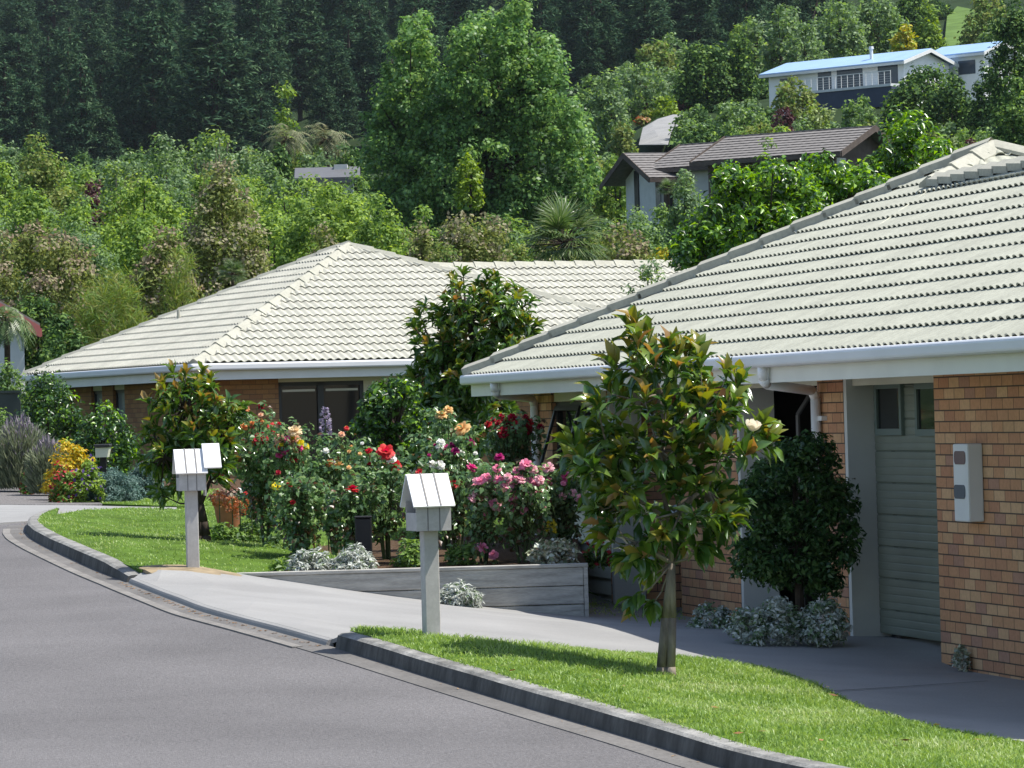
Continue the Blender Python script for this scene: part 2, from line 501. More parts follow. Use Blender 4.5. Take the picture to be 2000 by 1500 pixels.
def inside(p, A):
    x, y = p[:, 0], p[:, 1]
    c = np.zeros(len(p), bool)
    j = len(A) - 1
    for i in range(len(A)):
        xi, yi, xj, yj = A[i, 0], A[i, 1], A[j, 0], A[j, 1]
        m = ((yi > y) != (yj > y))
        c ^= m & (x < (xj - xi) * (y - yi) / ((yj - yi) if yj != yi else 1e-9) + xi)
        j = i
    return c

# hill profile (z relative to the camera) and its sheet
_hy = np.array([-60, 0, 40, 60, 74, 86, 100, 140, 200, 260, 320, 420, 560, 700, 950, 1300, 1800.])
_hz = np.array([-2.6, -2.6, -2.4, -1.9, -1.5, -1.2, -0.4, 2.6, 7.6, 13.2, 22.0, 31.0, 38.0, 58.0, 100.0, 150.0, 200.])
_hz2 = np.array([-2.6, -2.6, -2.4, -1.9, -1.5, -1.2, -0.4, 2.0, 6.0, 10.0, 14.5, 22.0, 36.0, 60.0, 106.0, 155.0, 205.])
def hill(x, y):
    x = np.asarray(x, float); y = np.asarray(y, float)
    b = np.interp(y, _hy, _hz); bl = np.interp(y, _hy, _hz2)
    q = np.clip((x / np.maximum(y, 1) + 0.01) / 0.05, 0, 1); q = q * q * (3 - 2 * q)
    b = bl * (1 - q) + b * q
    k = np.clip((y - 240) / 150, 0, 1)
    return b * (1 + k * 1.3 * np.clip(x / np.maximum(y, 1), -0.2, 0.2))
def on_hill(px, Y):
    d = ray(px, 400); x = d[0] * Y
    return np.array([x, Y, float(hill(np.array([x]), np.array([Y]))[0])])

def build_terrain():
    ys = np.concatenate([np.arange(-40, 60, 8), np.arange(60, 340, 10), np.arange(340, 1300, 40), np.arange(1300, 1801, 250)])
    xs = np.concatenate([np.arange(-420, -60, 40), np.arange(-60, 61, 6), np.arange(80, 421, 40)])
    X, Y = np.meshgrid(xs, ys)
    Z = hill(X, Y)
    near = (Y < 75)
    rg = np.random.default_rng(3)
    Z = Z + np.where(Y > 130, rg.normal(0, 0.5, Z.shape), 0)
    loc = np.minimum(GZ(X, Y), ROADZ(X, Y)) - 0.35
    Z = np.where(near & (np.abs(X) < 20), np.minimum(Z, loc), Z)
    V = np.stack([X.ravel(), Y.ravel(), Z.ravel()], 1)
    ny, nx = X.shape
    i = np.arange(ny - 1)[:, None] * nx + np.arange(nx - 1)[None]
    F = np.stack([i, i + 1, i + nx + 1, i + nx], -1).reshape(-1, 4)
    o = obj('terrain', V, F, M['hill'], smooth=True)
    o['kind'] = 'structure'
build_terrain()

# kerb line (base, on the road surface): far end -> near end
def off_line(pts, d):
    """offset a plan polyline to its left side when walking along it (towards the lawn is positive)"""
    p = np.array(pts)[:, :2]; t = np.gradient(p, axis=0); t /= np.linalg.norm(t, axis=1)[:, None]
    n = np.stack([-t[:, 1], t[:, 0]], 1)
    return p + n * d
def resample(pts, step=0.25):
    p = np.array(pts)[:, :2]; s = np.concatenate([[0], np.cumsum(np.linalg.norm(np.diff(p, axis=0), axis=1))])
    q = np.arange(0, s[-1], step)
    # smooth
    o = np.stack([np.interp(q, s, p[:, 0]), np.interp(q, s, p[:, 1])], 1)
    for _ in range(6):
        o[1:-1] = 0.25 * o[:-2] + 0.5 * o[1:-1] + 0.25 * o[2:]
    return o
far_base = [R(*q) for q in [(92, 1010), (66, 1018), (52, 1028), (49, 1040), (58, 1052), (90, 1070), (135, 1091), (190, 1116), (250, 1140)]]
drop_base = [R(*q) for q in [(250, 1140), (320, 1168), (400, 1200), (500, 1225), (580, 1247), (655, 1268)]]
near_base = [R(*q) for q in [(655, 1268), (800, 1313), (1000, 1375), (1150, 1420), (1300, 1465)]]
_e = near_base[-1][:2] - near_base[-2][:2]; _e /= np.linalg.norm(_e)
near_base += [np.append(near_base[-1][:2] + _e * k, 0) for k in (2.0, 4.5, 8.0)]
KF, KD, KN = resample(far_base), resample(drop_base), resample(near_base)

def kerb_piece(mb, line, h0, h1, wid=0.15, ramp_end=None):
    n = len(line)
    prof = [(0.0, -0.06), (0.0, 0.0), (0.012, 0.55), (0.022, 0.86), (0.05, 0.985), (0.075, 1.0), (wid, 1.02), (wid + 0.005, -0.3)]
    t = np.gradient(line, axis=0); t /= np.linalg.norm(t, axis=1)[:, None]
    nr = np.stack([-t[:, 1], t[:, 0]], 1)
    V = []
    rg = random.Random(5)
    for k in range(n):
        h = h0 + (h1 - h0) * k / (n - 1)
        if ramp_end is not None:
            h = ramp_end(k / (n - 1.0), h)
        j = 0.002 * math.sin(k * 0.7) * math.sin(k * 0.23)
        for a, b in prof:
            q = line[k] + nr[k] * a
            z0 = rz(line[k][0], line[k][1])
            V.append((q[0], q[1], z0 + (b * h + j if b > 0 else (b if b == -0.06 else b * h))))
    m = len(prof)
    F = []
    for k in range(n - 1):
        for i in range(m - 1):
            a = k * m + i
            F.append((a, a + 1, a + m + 1, a + m))
    F.append(list(range(m))); F.append(list(range((n - 1) * m, n * m))[::-1])
    mb.add(V, F)

# ground meets the back of the kerb
_kp, _kz = [], []
for ln, hh, dd in ((KF, 0.118, 0.15), (KD, 0.05, 0.06), (KN, 0.13, 0.15)):
    p = off_line(ln, dd); _kp.append(p); _kz.append(ROADZ(p[:, 0], p[:, 1]) + hh)
_kp = np.vstack(_kp); _kz = np.concatenate(_kz)
def GZ(x, y):
    x = np.asarray(x, float); y = np.asarray(y, float)
    z = GZ_RAW(x, y); sh = z.shape
    q = np.stack([x.ravel(), y.ravel()], 1)
    zf = z.ravel().copy()
    for a in range(0, len(q), 4000):
        d2 = ((q[a:a + 4000, None] - _kp[None]) ** 2).sum(2)
        k = d2.argmin(1); d = np.sqrt(d2.min(1))
        w = np.clip(1 - d / 0.9, 0, 1); w = w * w * (3 - 2 * w)
        zf[a:a + 4000] = zf[a:a + 4000] * (1 - w) + _kz[k] * w
    return zf.reshape(sh)
kb = MB()
kerb_piece(kb, KF, 0.10, 0.125, ramp_end=lambda s, h: h if s < 0.9 else h * (1 - 0.45 * (s - 0.9) / 0.1))
kd = MB(); kerb_piece(kd, KD, 0.05, 0.05, wid=0.06)
ok = kd.build('kerb', M['concrete']); ok['kind'] = 'structure'
kerb_piece(kb, KN, 0.115, 0.14)
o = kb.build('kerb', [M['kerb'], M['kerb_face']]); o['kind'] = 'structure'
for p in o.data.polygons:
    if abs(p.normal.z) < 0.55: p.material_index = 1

# lawns, drives, road
def inner(line, d=0.14): return [tuple(p) for p in off_line(line, d)]
NLAWN = [q[:2] for q in inner(KN)] + [(3.9, 16.5), (4.4, 20.0)] + [G(*q)[:2] for q in [(2000, 1447), (1850, 1422), (1700, 1383), (1600, 1337), (1500, 1302), (1400, 1288), (1250, 1275), (1000, 1253), (860, 1240), (760, 1229), (700, 1222)]]
FLAWN = [q[:2] for q in inner(KF)] + [G(*q)[:2] for q in [(285, 1110), (360, 1114), (435, 1120)]] + [(-2.4, 38.2), (2.4, 38.2), (2.4, 58.0), (-3.9, 58.0)] + [G(*q)[:2] for q in [(345, 993), (250, 991), (170, 993), (110, 1003)]]
_kd_in = [q[:2] for q in inner(KD, 0.05)]
DRIVE = _kd_in + [NLAWN[0]] + [G(*q)[:2] for q in [(700, 1222), (760, 1229), (860, 1240), (1000, 1253), (1250, 1275), (1400, 1288), (1500, 1302), (1600, 1337), (1700, 1383), (1850, 1422), (2000, 1447)]] + [(4.4, 20.0), (8, 20), (8, 47), (2.0, 47.5), (0.6, 47.0), (0.6, 38.0), (-2.45, 38.0)] + [G(*q)[:2] for q in [(435, 1120), (360, 1114), (285, 1110)]]
_far_off = off_line(KF, 0.0)
sheet('road', [tuple(p) for p in off_line(np.vstack([KF[3:], KD[1:], KN[1:]]), 0.03)] + [(7, 4), (-30, 4), (-30, 50), (-9.5, 46.4), (-7.0, 46.0)], ROADZ, 0.0, M['asphalt'], 0.4)
sheet('near_lawn', NLAWN, GZ, -0.01, M['lawn'], 0.35)
sheet('far_lawn', FLAWN, GZ, -0.01, M['lawn'], 0.6)
sheet('driveway', DRIVE, GZ, -0.004, M['concrete'], 0.5)
chan_line = np.vstack([KF[9:], KD[1:], KN[1:]])
ch_out = off_line(chan_line, -0.22)
sheet('road_channel', [tuple(p) for p in off_line(chan_line, 0.02)] + [tuple(p) for p in ch_out[::-1]], ROADZ, 0.006, M['channel'], 0.35)
_pale = np.vstack([KF[13:], KD[1:]])
sheet('channel_edge', [tuple(p) for p in off_line(_pale, -0.17)] + [tuple(p) for p in off_line(_pale, -0.25)[::-1]], ROADZ, 0.011, M['channel_edge'], 0.3)
# side drive at far left and the gravel beyond it
SDRIVE = [G(*q)[:2] for q in [(345, 993), (250, 991), (170, 993), (110, 1003)]] + [q[:2] for q in inner(KF, 0.1)[:4]] + [tuple(KF[5])] + [(-7.3, 45.2), (-10, 46), (-12, 47)] + [G(*q)[:2] for q in [(-120, 985), (0, 983), (150, 984), (345, 988)]]
_sa, _sb = np.array(KF[5]), np.array([-12.0, 47.2])
def SZ(x, y):
    x = np.asarray(x, float); y = np.asarray(y, float)
    t = np.clip(((x - _sa[0]) * (_sb[0] - _sa[0]) + (y - _sa[1]) * (_sb[1] - _sa[1])) / ((_sb - _sa) ** 2).sum(), 0, 1)
    d = np.hypot(x - _sa[0] - t * (_sb[0] - _sa[0]), y - _sa[1] - t * (_sb[1] - _sa[1]))
    w = np.clip(1 - d / 1.6, 0, 1); w = w * w * (3 - 2 * w)
    return GZ(x, y) * (1 - w) + (ROADZ(x, y) + 0.03) * w
sheet('side_driveway', SDRIVE, SZ, -0.018, M['concrete'], 0.5)
GRAV = [G(*q)[:2] for q in [(-120, 985), (0, 983), (150, 984), (200, 982), (170, 968), (130, 955), (60, 946), (0, 940), (-120, 935)]]
sheet('gravel_drive', GRAV, GZ, -0.012, M['gravel'], 0.8)
FG2 = [G(*q)[:2] for q in [(200, 982), (345, 987), (430, 985), (430, 955), (300, 955), (150, 950), (170, 968)]]
sheet('garden_grass', FG2, GZ, -0.012, M['lawn'], 0.8)
LBED = [G(*q)[:2] for q in [(-120, 935), (0, 940), (60, 946), (130, 955), (150, 950), (300, 955), (430, 955)]] + [(-2.0, 71), (-14, 71)]
sheet('garden_bed_soil', LBED, GZ, -0.012, M['soil'], 1.0)

# rose bed behind the retaining wall
WALL_Y = 37.72
wall_a = P(432, 1118, WALL_Y + 0.1); wall_b = P(1147, 1100, WALL_Y)
RBED = [(wall_a[0], WALL_Y + 0.12), (wall_b[0], WALL_Y + 0.05), (wall_b[0], 47.0), (-0.9, 47.0), (-2.9, 46), (-2.2, 43), (-1.5, 39.3)]
BEDZ = wall_b[2] - 0.03
sheet('rose_bed_soil', RBED, lambda x, y: BEDZ + 0.012 * (np.asarray(y) - 37.7) + 0.0 * np.asarray(x), 0.0, M['soil'], 0.5)
def bed(px, Y):
    z = BEDZ + 0.012 * (Y - 37.7)
    d = ray(px, 805 - z * FPX / Y)
    return np.array([d[0] * Y, Y, z])

# dark joint across the near driveway apron
ja, jb = G(1560, 1352), G(1930, 1331)
jn = 40
JV = []
for k in range(jn + 1):
    q = ja + (jb - ja) * k / jn
    for w in (-0.012, 0.012):
        JV.append((q[0], q[1] + w, gz(q[0], q[1] + w) + 0.004))
o = obj('driveway_joint', JV, [(2 * k, 2 * k + 2, 2 * k + 3, 2 * k + 1) for k in range(jn)], mat('joint_dirt', (0.05, 0.048, 0.045), 0.95, 0.1)); o['kind'] = 'structure'
# grass blades
def blades(name, poly, f, n, h, w, seed, m, off=-0.01, clump=0.5):
    rg = np.random.default_rng(seed)
    A = np.array([np.asarray(p)[:2] for p in poly]); lo, hi = A.min(0), A.max(0)
    pts = rg.uniform(lo, hi, (n * 4, 2)); pts = pts[inside(pts, A)]
    mb2 = G(372, 1109)[:2]
    dd = np.hypot((pts[:, 0] - mb2[0]) / 0.42, (pts[:, 1] - mb2[1]) / 0.5) + rg.normal(0, 0.22, len(pts))
    pts = pts[dd > 1][:n]
    n = len(pts)
    z = f(pts[:, 0], pts[:, 1]) + off
    C = np.column_stack([pts, z])
    az = rg.uniform(0, 2 * np.pi, n); lean = rg.uniform(0.1, 0.75, n)
    patchy = 0.7 + 0.5 * (np.sin(pts[:, 0] * 5.1 + np.sin(pts[:, 1] * 3.3) * 2) * np.sin(pts[:, 1] * 4.3 + 1.3)) * clump
    H = h * rg.uniform(0.55, 1.35, n) * patchy
    D = np.stack([np.cos(az) * np.sin(lean), np.sin(az) * np.sin(lean), np.cos(lean)], 1)
    s = rg.uniform(0, 2 * np.pi, n); Sd = np.stack([np.cos(s), np.sin(s), 0 * s], 1) * (w * rg.uniform(0.7, 1.3, n))[:, None]
    bend = np.stack([np.cos(az), np.sin(az), -0.6 + 0 * az], 1) * (H * 0.35)[:, None]
    mid = C + D * (H * 0.55)[:, None]; tip = C + D * H[:, None] + bend
    V = np.stack([C - Sd / 2, C + Sd / 2, mid + Sd * 0.4, mid - Sd * 0.4, tip + Sd * 0.06, tip - Sd * 0.06], 1).reshape(-1, 3)
    b = np.arange(n)[:, None] * 6
    F = np.concatenate([b + np.array([0, 1, 2, 3]), b + np.array([3, 2, 4, 5])])
    o = obj(name, V, F, m)
    return o
M['blade'] = leaf_mat('grass_blade', [(0.13, 0.225, 0.045), (0.21, 0.33, 0.07), (0.30, 0.42, 0.11), (0.48, 0.53, 0.27)], 0.45, 0.35, 0.35, patch=1.2)
_kn11 = [tuple(p) for p in off_line(KN, 0.115)] + NLAWN[len(KN):]
tag(blades('grass', _kn11, GZ, 56000, 0.052, 0.0065, 11, M['blade']), 'bright green mown grass on the near kerbside lawn', 'grass', kind='stuff')
tag(blades('grass', [p for p in FLAWN], GZ, 42000, 0.04, 0.009, 12, M['blade']), 'sunlit mown grass on the far lawn behind the curved kerb', 'grass', kind='stuff')
tag(blades('grass', FG2, GZ, 7000, 0.05, 0.012, 13, M['blade']), 'narrow strip of grass below the blue-green junipers', 'grass', kind='stuff')

dp_ = G(372, 1109)
sheet('bare_soil', [(dp_[0] + 0.46 * math.cos(a), dp_[1] + 0.55 * math.sin(a)) for a in np.linspace(0, 6.1, 14)], GZ, -0.004, mat('dry_soil', (0.27, 0.215, 0.14), 0.95, 0.05, 9, 0.3), 0.2)
# dry leaf litter in the channel and on the lawn
def litter(name, pts, m, seed, size):
    rg = np.random.default_rng(seed); n = len(pts)
    az = rg.uniform(0, 6.28, n); L = size * rg.uniform(0.5, 1.3, n)
    D = np.stack([np.cos(az), np.sin(az), rg.uniform(-.25, .25, n)], 1) * L[:, None]
    Sd = np.stack([-np.sin(az), np.cos(az), rg.uniform(-.3, .5, n)], 1) * (L * 0.45)[:, None]
    V = np.stack([pts - D / 2, pts + Sd / 2, pts + D / 2, pts - Sd / 2], 1).reshape(-1, 3)
    F = np.arange(n * 4).reshape(-1, 4)
    return obj(name, V, F, m)
M['dead_leaf'] = leaf_mat('dead_leaf', [(0.12, 0.06, 0.03), (0.28, 0.15, 0.06), (0.34, 0.24, 0.13)], 0.8, 0.1, 0.2)
_rg = np.random.default_rng(8)
lp = []
for ln, cnt in ((KF, 90), (KD, 420), (KN, 50)):
    base = off_line(ln, -0.035)
    for _ in range(cnt):
        k = _rg.integers(0, len(base)); q = base[k] + np.abs(_rg.normal(0, 0.035, 2)) * np.array([-1.0, -0.6])
        lp.append((q[0], q[1], rz(q[0], q[1]) + 0.012))
tag(litter('leaf_litter', np.array(lp), M['dead_leaf'], 2, 0.026), 'dry brown leaf litter lying along the kerb channel', 'leaf litter', kind='stuff')
lp = []
A_ = np.array([np.asarray(p)[:2] for p in NLAWN])
while len(lp) < 36:
    q = _rg.uniform((-1, 20), (4, 29)); 
    if inside(q[None], A_)[0]: lp.append((q[0], q[1], gz(q[0], q[1]) + 0.045))
tag(litter('leaf_litter', np.array(lp), M['dead_leaf'], 4, 0.06), 'fallen brown magnolia leaves scattered on the near lawn', 'leaf litter', kind='stuff')
# ------------------------------------------------------------------ tiled roofs
def tile_plane(P0, U, V, u0, u1, vmax, ulim, gauge=0.32, roll=0.15, amp=0.034, spr=8, lift=0.014, v_start=0.0, wave=False):
    N = np.cross(U, V); N /= np.linalg.norm(N)
    if N[2] < 0: N = -N
    ug = np.arange(u0, u1 + 1e-6, roll / spr)
    x = (ug / roll) % 1.0
    prof = (0.5 - 0.5 * np.cos(2 * np.pi * x)) if wave else np.where(x < 0.74, np.sqrt(np.clip(1 - (x / 0.37 - 1) ** 2, 0, 1)), 0.0)
    rows = int(math.ceil(vmax / gauge))
    rg = np.random.default_rng(7)
    VV, FF = [], []
    base = 0
    for r in range(rows):
        va, vb = r * gauge, min((r + 1) * gauge, vmax)
        if vb <= v_start: continue
        la, ha = ulim(va); lb, hb = ulim(vb)
        if ha - la < 0.02: continue
        if hb < lb: hb = lb = 0.5 * (lb + hb)
        ua = np.clip(ug, la, ha); ub = np.clip(ug, lb, hb)
        ha_ = lift + amp * prof + 0.0015 * rg.normal(size=len(ug)).cumsum() / np.sqrt(np.arange(len(ug)) + 1)
        hb_ = (0.92 if wave else 0.04) * amp * prof
        n = len(ug)
        pt = lambda u, v, h: P0 + np.outer(u, U) + np.outer(np.full(n, v), V) + np.outer(h, N)
        fb = pt(ua, va - 0.008, np.maximum(ha_ - 0.014, -0.002)); a = pt(ua, va - 0.012, ha_); b = pt(ub, vb + 0.03, hb_)
        VV += [fb, a, a, b]
        keep = np.where((np.diff(ua) > 1e-6) | (np.diff(ub) > 1e-6))[0]
        i = keep + base
        FF.append(np.stack([i, i + 1, i + 1 + n, i + n], 1))
        FF.append(np.stack([i + 2 * n, i + 1 + 2 * n, i + 1 + 3 * n, i + 3 * n], 1))
        base += 4 * n
    VV = np.vstack(VV); FF = np.vstack(FF)
    f = FF[1]
    e = np.cross(U, V)
    if e[2] < 0: FF = FF[:, ::-1]
    return VV, FF

def ridge_caps(hs_, a, b, n1, n2, wid=0.14, length=0.36, rise=0.055, drop=0.035, side=0.055):
    """angular caps overlapping from a (low) to b (high); n1, n2: directions down each side"""
    mb = MB()
    a, b = np.asarray(a, float), np.asarray(b, float)
    d = b - a; L = np.linalg.norm(d); d /= L
    k = max(1, int(round(L / length))); st = L / k
    up = np.cross(n1, d); up = up if up[2] > 0 else -up
    up = (Z3 - d * d[2]); up /= np.linalg.norm(up)
    for i in range(k):
        s0, s1 = i * st - 0.03, (i + 1) * st + 0.01
        lo, hi = rise + 0.028, rise
        ring = []
        for s, h in ((s0, lo), (s1, hi)):
            c = a + d * s
            ring.append([c + n1 * wid + up * (h - side - drop), c + n1 * wid + up * (h - side), c + n1 * wid * 0.12 + up * (h + 0.012), c + n2 * wid * 0.12 + up * (h + 0.012), c + n2 * wid + up * (h - side), c + n2 * wid + up * (h - side - drop)])
        V = ring[0] + ring[1]
        F = [(j, j + 1, j + 7, j + 6) for j in range(5)] + [tuple(range(6))[::-1]]
        mb.add(V, F)
    mb.build('ridge_cap', M['tile_cap'], hs_)

def facade(name, m, parent, p0, U, Nin, u0, u1, z0, z1, openings, thick=0.11):
    """brick skin with openings (ua, ub, za, zb); every stretch of wall is a part"""
    p0 = np.array([p0[0], p0[1], 0.0]); U = np.append(U[:2], 0); Nin = np.append(Nin[:2], 0)
    def piece(a, b, c, d):
        mb = MB(); mb.obox(p0, U, Nin, a, b, 0, thick, c, d); mb.build(name, m, parent)
    cur = u0
    for ua, ub, za, zb in sorted(openings):
        if ua > cur: piece(cur, ua, z0, z1)
        if za > z0: piece(ua, ub, z0, za)
        if zb < z1: piece(ua, ub, zb, z1)
        cur = ub
    if cur < u1: piece(cur, u1, z0, z1)

def v3(a, z=0.0): return np.array([a[0], a[1], z], float)

# ------------------------------------------------------------------ near brick house
TH = math.radians(13.05)
dN = np.array([-math.sin(TH), math.cos(TH), 0.0])      # along the front, away from the camera
nN = np.array([math.cos(TH), math.sin(TH), 0.0])       # into the house
W0 = np.array([3.292, 32.0, 0.0])                      # a point of the brick face
OVH = 0.62
PN = math.radians(25.3)
s_c, zc1 = plane_hit(916, 735, W0 - nN * OVH, dN)
_, zc2 = plane_hit(1900, 657, W0 - nN * OVH, dN)
ZG = 0.5 * (zc1 + zc2)
EN = W0 - nN * OVH + dN * s_c
EN[2] = ZG
UN = -dN
VN = nN * math.cos(PN) + Z3 * math.sin(PN)
cosN = math.cos(PN)
print('near gutter z', zc1, zc2, 'corner s', s_c)
house = empty('brick_house', v3(W0, -2.05), 'nearest brick house with pale green-cream tiled hip roof and garage doors', 'house')
WN_ = lambda px, py: plane_hit(px, py, W0, dN)         # (t along dN, z) on the brick face

# roof: apex of the main hip block, wing ridge
def roof_hit(px, py):
    d = ray(px, py)
    N = np.cross(UN, VN)
    t = np.dot(N, EN) / np.dot(N, d)
    q = d * t - EN
    return np.dot(q, UN), np.dot(q, VN)
_, vA = roof_hit(1953, 283)
kA = vA * cosN
_, vW = roof_hit(1842, 356)
_, vW2 = roof_hit(2000, 330)
vW = 0.5 * (vW + vW2)
print('near roof apex k', kA, 'wing ridge v', vW)
ULEN = 21.0
def ulimN(v):
    lo = v * cosN
    if v > vW + 1e-3: return lo, max(lo, 2 * kA - v * cosN)
    return lo, ULEN
VV, FF = tile_plane(EN, UN, VN, 0.0, ULEN, vA, ulimN, amp=0.028, lift=0.006)
roofN = obj('roof', VV, FF, M['tile_near'], house)
# plane facing the camera above the wing
C2 = EN + UN * (2 * kA)
V2 = -UN * cosN + Z3 * math.sin(PN)
VV, FF = tile_plane(C2, nN, V2, 0.0, 2 * kA, vA, lambda v: (v * cosN, 2 * kA - v * cosN), amp=0.036, lift=0.008, v_start=vW - 0.9)
obj('hip_end', VV, FF, M['tile_near'], house)
apex = EN + UN * kA + nN * kA + Z3 * (vA * math.sin(PN))
mb = MB()
E2 = EN + nN * 2 * kA; C3 = C2 + nN * 2 * kA
mb.add([EN, apex, E2], [(0, 1, 2)]); mb.add([E2, apex, C3], [(0, 1, 2)])
kW = vW * cosN
wr0 = EN + UN * (2 * kA - kW) + VN * vW; wr1 = EN + UN * ULEN + VN * vW
mb.quad(wr0, wr1, wr1 + nN * kW - Z3 * kW * math.tan(PN), wr0 + nN * kW - Z3 * kW * math.tan(PN))
mb.build('rear_roof', M['tile_near'], house)
side_road = -VN; side_back = (-nN * 0 + dN) * cosN - Z3 * math.sin(PN)
ridge_caps(house, EN + UN * 0.02 + nN * 0.02, apex, UN * 0.62 - nN * 0.62 * 0.9 - Z3 * 0.12, dN * 0.75 - nN * 0.0 + nN * 0.5 - Z3 * 0.2, wid=0.15, length=0.40, rise=0.085, drop=0.08, side=0.02)
q0 = wr0
ridge_caps(house, wr0 - nN * 0.08 - UN * 0.02, apex, -nN * 0.55 + UN * -0.55 - Z3 * 0.1, nN * 0.6 + UN * 0.5 - Z3 * 0.2, wid=0.17, length=0.40)
ridge_caps(house, wr0 + UN * -0.05, wr1, -nN * 0.97 - Z3 * 0.30, nN * 0.97 - Z3 * 0.30, wid=0.15, length=0.40, rise=0.085, drop=0.07, side=0.015)
ridge_caps(house, apex - Z3 * 0.02 + (C3 - apex) * 0.9, apex, -nN * 0.4 + UN * 0.6, nN * 0.6, wid=0.16, length=0.40)

# gutter, fascia, soffit
g = MB()
g.obox(EN, UN, -nN, -0.06, ULEN, -0.02, 0.10, -0.115, -0.005)
o = g.build('gutter', M['gutter'], house); bevel(o, 0.03, 3)
g = MB(); g.obox(EN, nN, dN, 0.0, 2 * kA, 0.0, 0.10, -0.115, -0.005)
o = g.build('end_gutter', M['gutter'], house); bevel(o, 0.03, 3)
f = MB()
f.obox(EN, UN, nN, -0.0, ULEN, 0.02, 0.045, -0.245, -0.02)
f.build('fascia', M['fascia'], house)
f = MB(); f.obox(EN, UN, nN, 0.02, ULEN, 0.047, OVH + 0.05, -0.225, -0.205)
f.build('soffit', M['white'], house)

ZT = ZG - 0.225
t_door0, t_door1 = -0.75, WN_(1650, 900)[0]            # first garage opening
zdh = WN_(1700, 752)[1]
t_g0, t_g1 = WN_(1600, 900)[0], WN_(1440, 900)[0]      # second, open garage
zgh = WN_(1500, 757)[1] 
t_e0, t_e1 = WN_(1330, 1100)[0], WN_(1190, 950)[0]     # entry recess behind the magnolia
t_w0, t_w1 = WN_(1187, 900)[0], WN_(1080, 900)[0]      # window bay
t_end = WN_(1046, 850)[0]
z_sill = WN_(1150, 958)[1]
facade('wall', M['brick_near'], house, W0, dN, nN, -6.3, t_end, -2.5, ZT, [(0.0, t_door1, -2.5, ZT), (t_g0, t_g1, -2.5, ZT), (t_e0, t_e1, -2.5, ZT), (t_w0, t_w1, -2.5, ZT)], 0.22)
brick = MB(); brick.obox(W0, nN, dN, 0.222, 9.0, t_end - 0.2, t_end, -2.5, ZT)   # far end wall
brick.build('wall', M['brick_near'], house)
print('door', t_door1, 'garage', t_g0, t_g1, 'entry', t_e0, t_e1, 'window', t_w0, t_w1, 'end', t_end, 'zheads', zdh, zgh, z_sill)
t_near = -6.3
ew = MB()
e_ = lambda n, z: W0 + dN * (t_near + 0.002) + nN * n + Z3 * z
zr = lambda n: ZG + (n + OVH) * math.tan(PN) - 0.06
ew.prism([e_(0.222, -2.5), e_(2 * kW - 2 * OVH, -2.5), e_(2 * kW - 2 * OVH, ZT), e_(kW - OVH, zr(kW - OVH)), e_(0.222, zr(0.222))], dN * 0.2)
ew.build('gable_wall', M['cream'], house)
# lintel boards and reveals
for (a_, b_, c_, n0_, n1_) in ((0.0, t_door1 - 0.08, zdh, 0.06, 0.09), (t_g0, t_g1 - 0.08, zgh, 0.06, 0.09), (t_w0, t_w1, WN_(1130, 783)[1], 0.03, 0.07)):
    lb = MB(); lb.obox(W0, dN, nN, a_, b_, n0_, n1_, c_, ZT - 0.002); lb.build('lintel_board', M['cream'], house)
for (ta, tb, z) in ((t_door1 - 0.08, t_door1 - 0.002, ZT), (t_g1 - 0.08, t_g1 - 0.002, ZT), (t_e1 - 0.07, t_e1 - 0.002, ZT)):
    j = MB(); j.obox(W0, dN, nN, ta, tb, 0.004, 0.34, -2.5, z - 0.003); j.build('door_jamb', M['jamb'], house)
# first garage door: ribbed panel door with two small windows
ZS = WN_(1700, 1243)[1]
door = MB()
DN = 0.24
prof_ = []
z = ZS; k = 0
while z < zdh - 0.02:
    z1 = min(z + 0.066, zdh)
    dz = z1 - z
    deep = 0.012 if k % 4 == 3 else 0.004
    prof_ += [(DN + deep, z), (DN + 0.001, z + 0.012), (DN, z + dz * 0.5), (DN + 0.001, z1 - 0.008)]
    z = z1; k += 1
prof_.append((DN + 0.01, zdh))
Vd = []
for nn_, zz in prof_:
    Vd += [W0 + dN * -0.7 + nN * nn_ + Z3 * zz, W0 + dN * (t_door1 - 0.085) + nN * nn_ + Z3 * zz]
door.add(Vd, [(2 * i, 2 * i + 1, 2 * i + 3, 2 * i + 2) for i in range(len(prof_) - 1)])
gd = door.build('garage_door', M['door'], house)
pD = W0 + nN * DN
for (x0, x1, y0, y1) in ((1717, 1763, 760, 837), (1796, 1842, 760, 838)):
    ta, za = plane_hit(x1, y1, pD, dN); tb, zb = plane_hit(x0, y0, pD, dN)
    fr = MB()
    w = 0.055
    for (a, b, c, e) in ((ta - w, ta, za - w, zb + w), (tb, tb + w, za - w, zb + w), (ta, tb, za - w, za), (ta, tb, zb, zb + w)):
        fr.obox(pD, dN, nN, a, b, -0.03, 0.01, c, e)
    fo = fr.build('door_window', M['door_trim'], house)
    gl = MB(); gl.obox(pD, dN, nN, ta, tb, -0.012, 0.008, za, zb); gl.build('pane', M['glass'], fo)
